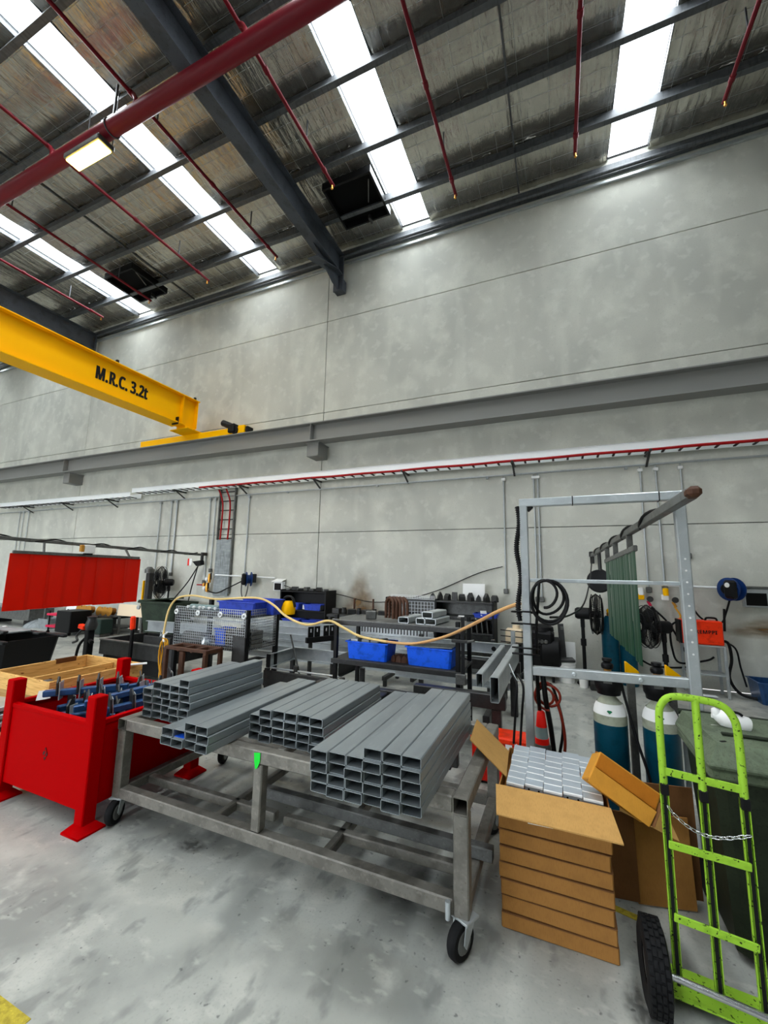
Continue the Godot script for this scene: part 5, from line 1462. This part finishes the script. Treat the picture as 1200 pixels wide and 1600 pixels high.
func make_curtain(label: String, m: Material, a: Vector3, b: Vector3, bottom: float, count: int, hangers: Array, boom_a: Vector3, boom_b: Vector3, fringe: float) -> void:
	var c := thing("welding_curtain", label, "curtain", a)
	var d := b - a
	var len := v(d.x, 0, d.z).length()
	var yaw := rad_to_deg(atan2(-d.z, d.x))
	bar(c, "track", v(0, 0.02, 0), d + v(0, 0.02, 0), 0.035, 0.05, M.mid_steel)
	for h in hangers:
		var p: Vector3 = a + d * h
		var u: float = clampf((p.z - boom_a.z) / (boom_b.z - boom_a.z), 0, 1)
		var q: Vector3 = boom_a.lerp(boom_b, u)
		bar(c, "hanger", p - a + v(0, 0.03, 0), q - a, 0.05, 0.02, M.mid_steel)
	var w := len / count
	for k in count:
		var t := (k + 0.5) / count
		var top: Vector3 = d * t
		var hh: float = a.y + top.y - bottom + rng.randf_range(-0.012, 0.012)
		var s := part(c, "strip", strip(w * 1.1 - fringe, hh, 0.012, 0.003), m, top + v(0, 0, 0), v(0, yaw + rng.randf_range(-5, 5), 0))
		s.position += Basis(Vector3.UP, deg_to_rad(yaw)) * v(0, 0, 0.006 * (k % 2))

# ---------------------------------------------------------------- right welding bay
func right_bay() -> void:
	var a := v(0.612, 2.058, -2.4)
	var b := v(0.51, 1.985, -7.66)
	var j := make_jib("dark welding boom above the green strip curtain", a, b)
	part(j, "end_cap", box(0.06, 0.055, 0.09, 0.02), M.brown_steel, a + v(0.0, 0.0, 0.02))
	make_curtain("dark green strip welding curtain hanging from right boom", M.curtain_green, v(0.583, 1.86, -3.92), v(0.545, 1.81, -5.9), 0.95, 12, [0.12, 0.55, 0.9], a, b, 0.012)
	var dk := thing("extraction_hood", "round black hood hanging at the wall end of boom", "hood", v(0.535, 1.57, -6.85))
	part(dk, "dish", disc(0.17, 0.05, 28, 0.015), M.black, v(0, 0, 0), v(78, -6, 0))
	part(dk, "stem", tube([v(0.02, 0.0, -0.02), v(0.02, 0.42, -0.05)], 0.025, 10), M.dark_steel)
	part(dk, "elbow", tube([v(0.02, 0.16, -0.04), v(0.08, 0.12, -0.04)], 0.03, 10), M.dark_steel)
	make_fan("black pedestal fan left of green curtain", v(0.5, 1.06, -7.25), 82, 0, true)
	make_fan("black pedestal fan half hidden right of green curtain", v(1.17, 0.92, -7.25), -80, 0, true)
	for d in [[0.69, "left teal gas bottle against the wall behind green curtain"], [0.93, "right teal gas bottle against the wall behind green curtain"]]:
		var gb := thing("gas_bottle", d[1], "gas bottle", v(d[0], 0, -7.52), "far gas bottles")
		part(gb, "cylinder", lathe([[0, 0], [0.11, 0], [0.118, 0.02], [0.118, 0.86], [0.1, 0.95], [0.05, 1.02], [0, 1.02]], 20), M.teal)
		part(gb, "valve", lathe([[0.03, 1.02], [0.035, 1.05], [0.02, 1.1], [0, 1.1]], 12), M.brass)
		part(gb, "regulator", disc(0.035, 0.04, 14), M.yellow if d[0] < 0.8 else M.black, v(0, 1.1, 0.05), v(90, 0, 0))
	for d in [[1.2, "yellow and white gas regulator on wall right of curtain", 1.33], [1.53, "yellow air filter lubricator set on the wall", 1.33]]:
		var rg := thing("wall_regulator", d[1], "regulator", v(d[0], d[2], -7.7), "wall regulators")
		part(rg, "body", box(0.1, 0.09, 0.08, 0.012), M.yellow if d[0] < 1.4 else M.white, v(-0.03, 0.0, 0))
		part(rg, "cap", lathe([[0, -0.06], [0.04, -0.06], [0.04, 0.05], [0, 0.06]], 12), M.white if d[0] < 1.4 else M.yellow, v(-0.02, 0.09, 0.02))
		part(rg, "gauge", disc(0.045, 0.03, 16), M.dark_steel, v(0.09, -0.03, 0.05), v(90, 0, 0))
		part(rg, "outlet", tube([v(0.06, -0.06, 0.02), v(0.1, -0.14, 0.03)], 0.02, 8), M.pink if d[0] < 1.4 else M.brass)
	solo("regulator_hose", "black hose from wall regulator down to orange welder", "hose", tube(spline([v(1.3, 1.18, -7.66), v(1.5, 0.95, -7.62), v(1.66, 0.6, -7.6), v(1.72, 0.35, -7.6), v(1.3, 0.3, -7.6), v(1.1, 0.38, -7.6)]), 0.014, 8), M.black)
	solo("regulator_hose", "yellow hose from the lubricator set to orange welder", "hose", tube(spline([v(1.6, 1.2, -7.64), v(1.66, 1.08, -7.62), v(1.64, 1.0, -7.58), v(1.7, 0.95, -7.56)]), 0.012, 8), M.hose_yellow)
	# orange welding machine on a stand
	var w := thing("welding_machine", "orange welding machine on a grey stand against the wall", "welder", v(1.84, 0, -7.45))
	part(w, "case", box(0.5, 0.33, 0.24, 0.012), M.orange, v(0, 0.87, 0))
	part(w, "front_panel", box(0.03, 0.33, 0.25, 0.006), M.black, v(-0.25, 0.87, 0))
	part(w, "handle", tube(spline([v(0.08, 1.03, 0), v(0.1, 1.07, 0), v(0.2, 1.07, 0), v(0.22, 1.03, 0)]), 0.014, 8), M.black)
	part(w, "lettering", lettering("KEMPPI", 0.05, 0.003), M.black, v(0.05, 0.88, 0.122))
	for x in [-0.2, 0.24]:
		for z in [-0.14, 0.14]:
			bar(w, "leg", v(x, 0, z), v(x, 0.7, z), 0.035, 0.035, M.galv)
	for y in [0.3, 0.69]:
		part(w, "shelf", box(0.48, 0.02, 0.3, 0.003), M.galv, v(0.02, y, 0))
	part(w, "foot_plate", box(0.2, 0.01, 0.1, 0.002), M.white_galv, v(0.0, 0.02, 0.14))
	solo("welder_cable", "black cable curving from orange welder down to blue tub", "cable", tube(spline([v(2.1, 0.75, -7.5), v(2.18, 0.72, -7.5), v(2.2, 0.5, -7.5), v(2.15, 0.25, -7.48), v(2.25, 0.06, -7.42), v(2.5, 0.03, -7.35)]), 0.02, 8), M.black)
	solo("welder_cable", "thin black cable looping right of the orange welder", "cable", tube(spline([v(2.1, 0.76, -7.52), v(2.26, 0.66, -7.52), v(2.3, 0.4, -7.52), v(2.34, 0.15, -7.5)]), 0.012, 8), M.black)
	solo("welder_cable", "black cable loop left of the orange welder", "cable", tube(spline([v(1.6, 1.0, -7.5), v(1.5, 0.9, -7.5), v(1.5, 0.6, -7.5), v(1.58, 0.4, -7.5), v(1.9, 0.46, -7.5), v(2.0, 0.52, -7.5)]), 0.014, 8), M.black)
	make_reel("cable_reel", "blue cable reel on the wall above orange welder", v(2.28, 1.49, -7.5), -55, M.blue_reel)
	var bx := thing("wall_panel", "grey framed wall panel with black screen right of reel", "wall box", v(2.62, 1.37, -7.72))
	part(bx, "case", box(0.3, 0.27, 0.1, 0.008), M.galv, v(0, 0, 0))
	part(bx, "screen", box(0.24, 0.18, 0.006, 0.001), M.screen, v(-0.01, -0.02, 0.053))
	part(bx, "top_bracket", box(0.34, 0.03, 0.12, 0.004), M.mid_steel, v(0, 0.15, 0.01))
	part(bx, "white_switch", box(0.16, 0.07, 0.06, 0.006), M.white, v(0.22, 0.13, 0.0))
	part(bx, "lead", tube(spline([v(0.15, 0.02, 0), v(0.24, 0.04, 0.03), v(0.27, -0.02, 0.03), v(0.16, -0.06, 0.02)]), 0.01, 6), M.black)
	var rgb := thing("air_tap", "blue topped air tap on the wall left of cable reel", "tap", v(1.78, 1.32, -7.72))
	part(rgb, "body", lathe([[0, -0.12], [0.025, -0.12], [0.03, 0.0], [0.02, 0.04], [0, 0.04]], 12), M.white_galv)
	part(rgb, "knob", lathe([[0, 0.03], [0.04, 0.03], [0.045, 0.08], [0, 0.09]], 14), M.blue_reel)
	solo("reel_hose", "black hose looping from the air tap up to cable reel", "hose", tube(spline([v(1.82, 1.24, -7.7), v(1.92, 1.06, -7.68), v(2.05, 0.98, -7.66), v(2.17, 1.0, -7.64), v(2.22, 1.15, -7.6), v(2.27, 1.35, -7.56)]), 0.013, 8), M.black)
	solo("reel_hose", "short black hose end dangling below cable reel", "hose", tube(spline([v(2.2, 1.2, -7.6), v(2.19, 1.05, -7.6), v(2.18, 0.88, -7.6)]), 0.016, 8), M.black)
	make_tub("storage_tub", "low dark blue storage tub on floor right of welder", "tub", v(2.75, 0, -7.4), 0.75, 0.42, 0.28, M.blue_steel)
	# black vacuum drum, white board, bucket left
	var dr := thing("drum_vacuum", "black upright drum machine behind gantry's left post", "machine", v(-0.3, 0, -7.35))
	part(dr, "body", box(0.36, 0.62, 0.4, 0.05), M.black, v(0, 0.45, 0))
	part(dr, "drum", disc(0.24, 0.3, 28, 0.03), M.black, v(0.12, 0.42, 0.02), v(0, 0, 90))
	part(dr, "top_cover", lathe([[0, 0], [0.18, 0], [0.17, 0.06], [0.1, 0.1], [0, 0.1]], 20), M.black, v(0, 0.75, 0))
	for k in 3:
		part(dr, "knob", disc(0.03, 0.03, 14), M.mid_steel, v(-0.06 + 0.06 * k, 0.6, 0.205), v(90, 0, 0))
	for x in [-0.15, 0.15]:
		part(dr, "wheel", disc(0.09, 0.04, 18), M.rubber, v(x, 0.09, 0.2), v(0, 0, 90))
	var wf := thing("wire_feeder", "black wire feeder with cream case left of gantry post", "machine", v(-0.73, 0, -7.3))
	part(wf, "cart", box(0.26, 0.42, 0.34, 0.02), M.black, v(0, 0.3, 0))
	part(wf, "cream_case", box(0.26, 0.22, 0.24, 0.015), M.cream, v(0, 0.64, 0.02))
	part(wf, "coil_cap", lathe([[0, 0], [0.06, 0], [0.06, 0.06], [0, 0.07]], 14), M.cream, v(0.03, 0.75, 0))
	for x in [-0.12, 0.12]:
		part(wf, "caster", disc(0.05, 0.03, 14), M.rubber, v(x, 0.05, 0.15), v(0, 0, 90))
	for k in 3:
		part(wf, "guard_bar", tube([v(-0.2, 0.56 + 0.09 * k, 0.18), v(0.42, 0.54 + 0.09 * k, 0.18)], 0.008, 6), M.black)
	solo("white_board", "white board leaning on the wall behind black drum machine", "board", box(0.34, 0.34, 0.012, 0.003), M.white, v(0.02, 0.39, -7.6), v(-8, 0, 0))
	var ch := thing("folded_ramp", "dark folded ramp leaning on wall beside the white board", "ramp", v(0.0, 0, -7.5))
	part(ch, "channel", box(0.09, 0.85, 0.03, 0.004), M.dark_steel, v(0.0, 0.43, 0.0), v(-9, 0, 3))
	part(ch, "latch", box(0.05, 0.05, 0.05, 0.006), M.mid_steel, v(0.0, 0.78, -0.03))
	var bk := thing("paint_bucket", "white lidded bucket on the floor left of fan", "bucket", v(0.04, 0, -7.3))
	part(bk, "body", lathe([[0, 0], [0.11, 0], [0.125, 0.24], [0.13, 0.25], [0.13, 0.3], [0, 0.3]], 22), M.white)
	part(bk, "ring", lathe([[0.13, 0.22], [0.136, 0.225], [0.136, 0.245], [0.13, 0.25]], 22), M.white)
	part(bk, "lid_tray", box(0.24, 0.04, 0.2, 0.008), M.dark_steel, v(0, 0.33, 0), v(0, 10, 3))
	solo("small_tub", "small white tub beside the lidded bucket", "tub", lathe([[0, 0], [0.06, 0], [0.065, 0.16], [0, 0.16]], 16), M.white, v(0.27, 0, -7.06))
	solo("masking_roll", "roll of cream tape on floor by the fan base", "tape", tube(circle(0.05, 18, v(0.52, 0.18, -7.02)), 0.03, 8, true), M.cream)
	solo("tape_stand", "low dark box carrying the roll of tape", "box", box(0.3, 0.1, 0.2, 0.01), M.dark_steel, v(0.5, 0.05, -7.02))

# ---------------------------------------------------------------- left welding bay
func left_bay() -> void:
	var a := v(-7.75, 2.07, -2.6)
	var b := v(-8.2, 1.98, -7.66)
	var j := make_jib("long dark welding boom above the red curtain", a, b)
	part(j, "bracket_head", prism([[-0.16, 0.02], [0.1, 0.05], [0.12, -0.05], [-0.02, -0.09]], 0.12), M.black, b + v(-0.03, -0.19, 0.06))
	make_curtain("bright red welding curtain hanging from the left boom", M.curtain_red, v(-7.85, 1.83, -3.62), v(-7.85, 1.81, -5.74), 0.95, 8, [0.2, 0.9], a, b, -0.03)
	var lb := thing("boom_light", "small white box with orange side clipped on left boom", "box", v(-7.84, 1.97, -4.68))
	part(lb, "case", box(0.08, 0.15, 0.18, 0.008), M.white, v(0.05, -0.02, -0.03))
	part(lb, "orange_side", box(0.07, 0.12, 0.05, 0.006), M.brass, v(0.05, -0.01, 0.09))
	part(lb, "lower_vent", box(0.06, 0.03, 0.14, 0.004), M.black, v(0.05, -0.11, -0.02))
	make_fan("black wall fan right of the red curtain", v(-9.25, 1.28, -7.4), -55, 0, false, 0.4)
	solo("fire_sign", "small red and white sign behind the wall fan bracket", "sign", box(0.14, 0.18, 0.01, 0.001), M.white, v(-8.75, 1.8, -7.79))
	part(get_node("fire_sign"), "red_border", box(0.05, 0.18, 0.012, 0.001), M.red_plastic, v(-0.045, 0, 0.002))
	var cab := [[v(-8.25, 1.7, -7.6), v(-8.55, 1.3, -7.6), v(-9.0, 0.85, -7.6)], [v(-8.25, 1.7, -7.6), v(-8.4, 1.2, -7.6), v(-8.5, 0.7, -7.6)]]
	for k in 2:
		solo("drop_lead", ["slanting black lead from the left boom's wall bracket to skip", "straight black lead hanging below left boom's wall bracket"][k], "cable", tube(spline(cab[k]), 0.014, 6), M.black)
	for d in [[-9.55, 1.2, "brass and red valve set left of the wall fan"], [-8.15, 1.22, "brass and red valve set left of cable ladder"], [-16.4, 1.4, "brass and red valve set left of red curtain"]]:
		var vs := thing("valve_set", d[2], "valve", v(d[0], d[1], -7.765), "valve sets on the wall")
		part(vs, "red_lever", box(0.18, 0.03, 0.03, 0.006), M.red_cable, v(-0.12, 0.02, 0.05))
		part(vs, "body", lathe([[0, -0.08], [0.03, -0.08], [0.03, 0.06], [0, 0.08]], 12), M.brass, v(0, 0, 0.03))
		part(vs, "filter_bowl", lathe([[0, -0.14], [0.035, -0.14], [0.04, -0.02], [0, 0]], 12), M.white, v(0.1, -0.02, 0.03))
	for d in [[-7.92, 1.42], [-7.98, 1.2]]:
		var rg := thing("wall_regulator", "brass gas regulator beside cable ladder, %s one" % ("upper" if d[1] > 1.3 else "lower"), "regulator", v(d[0], d[1], -7.68))
		part(rg, "body", lathe([[0, -0.12], [0.035, -0.12], [0.045, 0.0], [0.03, 0.1], [0, 0.1]], 12), M.brass)
		part(rg, "gauge", disc(0.045, 0.03, 14), M.white, v(-0.06, -0.03, 0.04), v(90, 0, 0))
		part(rg, "stem", box(0.03, 0.16, 0.03, 0.004), M.black, v(0.04, 0.04, 0))
	# green skip
	var sk := thing("green_skip", "dark green open skip below the wall fan", "skip", v(-8.5, 0, -7.1))
	part(sk, "body", tub(0.42, 0.3, 0.56, 0.38, 0.8, 0.02), M.skip_green, v(0, 0.06, 0))
	part(sk, "rim", box(1.16, 0.05, 0.05, 0.008), M.skip_green, v(0, 0.85, 0.37))
	part(sk, "lid", box(0.55, 0.03, 0.8, 0.006), M.skip_green, v(-0.28, 0.9, 0), v(0, 0, 4))
	part(sk, "lift_eye", disc(0.05, 0.04, 14), M.galv, v(-0.56, 0.72, 0.37), v(90, 0, 0))
	# bench under the curtain with wire spools
	var bn := thing("weld_bench", "long black bench against the wall beyond red curtain", "bench", v(-11.0, 0, -7.2))
	part(bn, "top", box(2.2, 0.05, 0.8, 0.004), M.black, v(-0.15, 0.4, 0))
	for x in [-1.1, 0, 0.85]:
		for z in [-0.32, 0.32]:
			bar(bn, "leg", v(x, 0, z), v(x, 0.38, z), 0.07, 0.07, M.dark_steel)
	part(bn, "lower_shelf", box(2.0, 0.03, 0.7, 0.003), M.mid_steel, v(-0.15, 0.12, 0))
	for k in 8:
		var x: float = -12.0 + k * 0.2 + (0.22 if k > 4 else 0.0)
		var sp := thing("wire_spool", "copper wire spool on the long black bench, %s from left" % ORD[k], "wire spool", v(x, 0.535, -7.0), "wire spools on the bench")
		part(sp, "winding", disc(0.09, 0.12, 18), M.copper if k > 1 else M.galv_bright, Vector3.ZERO, v(80, 0, 0))
		part(sp, "flange", disc(0.11, 0.008, 18, 0.002), M.brass if k > 1 else M.white, v(0, 0.0, 0.065), v(80, 0, 0))
	var cart := thing("tool_cart", "black tool cart with red trays under the red curtain", "tool cart", v(-11.2, 0, -6.5))
	part(cart, "case", box(0.55, 0.5, 0.5, 0.015), M.black, v(0.2, 0.32, 0))
	for y in [0.18, 0.46]:
		part(cart, "red_tray", box(0.4, 0.05, 0.46, 0.01), M.pink, v(-0.27, y, 0.02))
	for x in [-0.42, 0.42]:
		for z in [-0.2, 0.2]:
			part(cart, "caster", disc(0.04, 0.03, 12), M.rubber, v(x, 0.04, z), v(0, 0, 90))
			if x < 0:
				bar(cart, "upright", v(x, 0.06, z), v(x, 0.55, z), 0.03, 0.03, M.black)
	var gm := thing("green_machine", "small dark green machine on the floor below spools", "machine", v(-10.15, 0, -6.62))
	part(gm, "case", box(0.42, 0.34, 0.3, 0.015), M.machine_green, v(0, 0.24, 0))
	part(gm, "dial", disc(0.05, 0.02, 14), M.white, v(0.02, 0.26, 0.155), v(90, 0, 0))
	part(gm, "base", box(0.34, 0.07, 0.26, 0.01), M.mid_steel, v(0, 0.035, 0))
	var cb := thing("grey_cabinet", "long low grey cabinet at the frame's left edge", "cabinet", v(-14.2, 0, -6.9))
	part(cb, "case", box(2.2, 0.3, 0.6, 0.008), M.mid_steel, v(0, 0.32, 0))
	for x in [-0.9, 0.9]:
		part(cb, "foot", box(0.2, 0.17, 0.5, 0.005), M.black, v(x, 0.085, 0))
	part(cb, "worktop", box(2.3, 0.04, 0.66, 0.004), M.grey_sheet, v(0, 0.49, 0))
	solo("grey_crate", "small pale grey crate on floor beside the tool cart", "crate", tub(0.2, 0.16, 0.22, 0.18, 0.26), M.grey_sheet, v(-12.5, 0, -6.8))
	var pp := thing("floor_pile", "pale sheeted bundle on floor right of grey cabinet", "bundle", v(-13.1, 0, -6.8))
	part(pp, "sheet", lathe([[0, 0], [0.28, 0], [0.25, 0.06], [0.12, 0.16], [0, 0.2]], 12), M.grey_sheet)
	part(pp, "post", box(0.06, 0.7, 0.06, 0.004), M.mid_steel, v(0.36, 0.35, 0))
	var sg := thing("painted_board", "mottled cream painted board standing left of green skip", "board", v(-9.62, 0, -6.95))
	part(sg, "panel", box(0.9, 0.28, 0.02, 0.003), M.cream, v(0, 0.6, 0), v(-6, 0, 0))
	for x in [-0.4, 0.4]:
		bar(sg, "leg", v(x, 0, -0.03), v(x, 0.5, -0.01), 0.05, 0.05, M.mid_steel)
	var tl := thing("tool_stand", "dark tool stand with yellow strip beside red curtain", "stand", v(-9.85, 0, -7.55))
	part(tl, "column", box(0.14, 1.6, 0.14, 0.01), M.dark_steel, v(0, 0.8, 0))
	part(tl, "top_head", lathe([[0, 0], [0.11, 0], [0.11, 0.1], [0.05, 0.16], [0, 0.16]], 16), M.mid_steel, v(0.02, 1.5, 0.05))
	part(tl, "yellow_strip", box(0.04, 0.8, 0.05, 0.004), M.yellow, v(-0.14, 0.9, 0.05))
	part(tl, "base", box(0.4, 0.04, 0.4, 0.005), M.dark_steel, v(0, 0.02, 0))
	# black wheelie tub, foreground left
	var bb := thing("black_bin", "large black open bin behind the timber crate", "bin", v(-6.75, 0, -3.15))
	part(bb, "body", tub(0.5, 0.26, 0.66, 0.32, 0.72, 0.012), M.black, v(0, 0.02, 0))
	part(bb, "rim", box(1.5, 0.035, 0.06, 0.01), M.black, v(0, 0.735, 0.32))
	part(bb, "rim", box(1.5, 0.035, 0.06, 0.01), M.black, v(0, 0.735, -0.32))
	part(bb, "lid_sheet", box(0.9, 0.02, 0.5, 0.004), M.grey_sheet, v(-0.35, 0.765, 0.0))
	part(bb, "lid_ridge", box(0.9, 0.03, 0.06, 0.006), M.dark_steel, v(-0.3, 0.785, 0.05))
	part(bb, "latch", box(0.14, 0.03, 0.1, 0.008), M.dark_steel, v(0.4, 0.765, -0.2))
	# pipe stand and orange handled lever by the dark trough
	var tr := thing("dark_trough", "long dark grey fabricated steel trough left of mesh rack", "trough", v(-5.83, 0, -4.75))
	part(tr, "front_side", box(1.6, 0.22, 0.03, 0.004), M.dark_steel, v(0, 0.42, 0.4))
	part(tr, "rear_side", box(1.6, 0.22, 0.03, 0.004), M.dark_steel, v(0, 0.42, -0.4))
	for x in [-0.8, 0.8]:
		part(tr, "end_side", box(0.03, 0.22, 0.77, 0.004), M.dark_steel, v(x, 0.42, 0))
	part(tr, "lip", box(1.6, 0.02, 0.06, 0.004), M.mid_steel, v(0, 0.53, 0.4))
	part(tr, "floor_sheet", box(1.58, 0.02, 0.8, 0.003), M.dark_steel, v(0, 0.32, 0))
	part(tr, "tall_plate", box(0.55, 0.3, 0.03, 0.004), M.dark_steel, v(0.4, 0.5, 0.37))
	part(tr, "skirt", box(1.5, 0.22, 0.03, 0.004), M.black, v(0, 0.2, 0.36))
	for x in [-0.7, 0.7]:
		for z in [-0.35, 0.35]:
			bar(tr, "leg", v(x, 0, z), v(x, 0.32, z), 0.07, 0.07, M.dark_steel)
	solo("galvanised_channel", "pale galvanised channel lying across the dark trough", "steel channel", channel(0.06, 0.17, 0.005, 1.5), M.galv, v(-5.8, 0.66, -5.15), v(0, -84, 0))
	var sc := thing("hook_chain", "silver shackle chain standing inside the dark trough", "chain", v(-5.75, 0.34, -4.7))
	for k in 5:
		part(sc, "link", tube([v(-0.02, 0, 0), v(-0.02, 0.05, 0), v(0, 0.07, 0), v(0.02, 0.05, 0), v(0.02, 0, 0), v(0, -0.02, 0)], 0.007, 6, true), M.galv_bright, v(0, 0.03 + 0.06 * k, 0), v(0, 90 * (k % 2), 0))
	var lv := thing("orange_lever", "black rod with orange grip in front of dark trough", "lever", v(-5.83, 0, -4.26))
	part(lv, "rod", box(0.045, 0.76, 0.04, 0.006), M.black, v(0.02, 0.38, 0))
	part(lv, "grip", box(0.07, 0.2, 0.07, 0.02), M.orange, v(0.01, 0.83, 0), v(0, 0, 4))
	part(lv, "base", box(0.2, 0.02, 0.2, 0.004), M.black, v(0.02, 0.01, 0))
	var ps := thing("pipe_stand", "dark pipe vice stand with orange handle beside timber crate", "stand", v(-6.86, 0, -4.3))
	part(ps, "column", box(0.1, 0.7, 0.1, 0.01), M.black, v(0.02, 0.35, 0))
	part(ps, "head", lathe([[0, 0], [0.07, 0], [0.09, 0.07], [0.06, 0.16], [0.07, 0.2], [0, 0.22]], 14), M.dark_steel, v(0.04, 0.66, 0))
	part(ps, "orange_handle", box(0.14, 0.07, 0.08, 0.012), M.orange, v(-0.1, 0.7, 0.04), v(0, 0, -8))
	part(ps, "crank", tube(spline([v(-0.1, 0.66, 0.05), v(-0.16, 0.56, 0.08), v(-0.1, 0.5, 0.1), v(-0.2, 0.46, 0.1)]), 0.018, 8), M.dark_steel)
	part(ps, "curved_arm", tube(spline([v(0.0, 0.56, 0.02), v(-0.12, 0.42, 0.05), v(-0.16, 0.2, 0.06), v(-0.17, 0.0, 0.06)]), 0.02, 8), M.black)
	part(ps, "knob", tube([v(0.08, 0.5, 0.02), v(0.16, 0.48, 0.04)], 0.03, 10), M.black)
	part(ps, "base", box(0.3, 0.02, 0.3, 0.004), M.black, v(0.02, 0.01, 0))
	# cart of sheets at the far left edge
	var ct := thing("low_cart", "low cart of white parts left of the black bin", "cart", v(-9.7, 0, -4.4))
	part(ct, "deck", box(1.2, 0.04, 0.7, 0.005), M.grey_sheet, v(0, 0.42, 0))
	for x in [-0.5, 0.5]:
		for z in [-0.28, 0.28]:
			bar(ct, "leg", v(x, 0, z), v(x, 0.4, z), 0.05, 0.05, M.dark_steel)
	part(ct, "lower_deck", box(1.1, 0.03, 0.6, 0.004), M.dark_steel, v(0, 0.15, 0))
	for k in 4:
		solo("cart_part", "small %s part on the low cart, %s from left" % [["white", "dark", "pink", "white"][k], ORD[k]], "machine part", lathe([[0, 0], [0.08, 0], [0.07, 0.06], [0.03, 0.1], [0, 0.1]], 12), [M.white, M.dark_steel, M.pink, M.white][k], v(-10.0 + 0.22 * k, 0.442, -4.3 - 0.05 * (k % 2)))
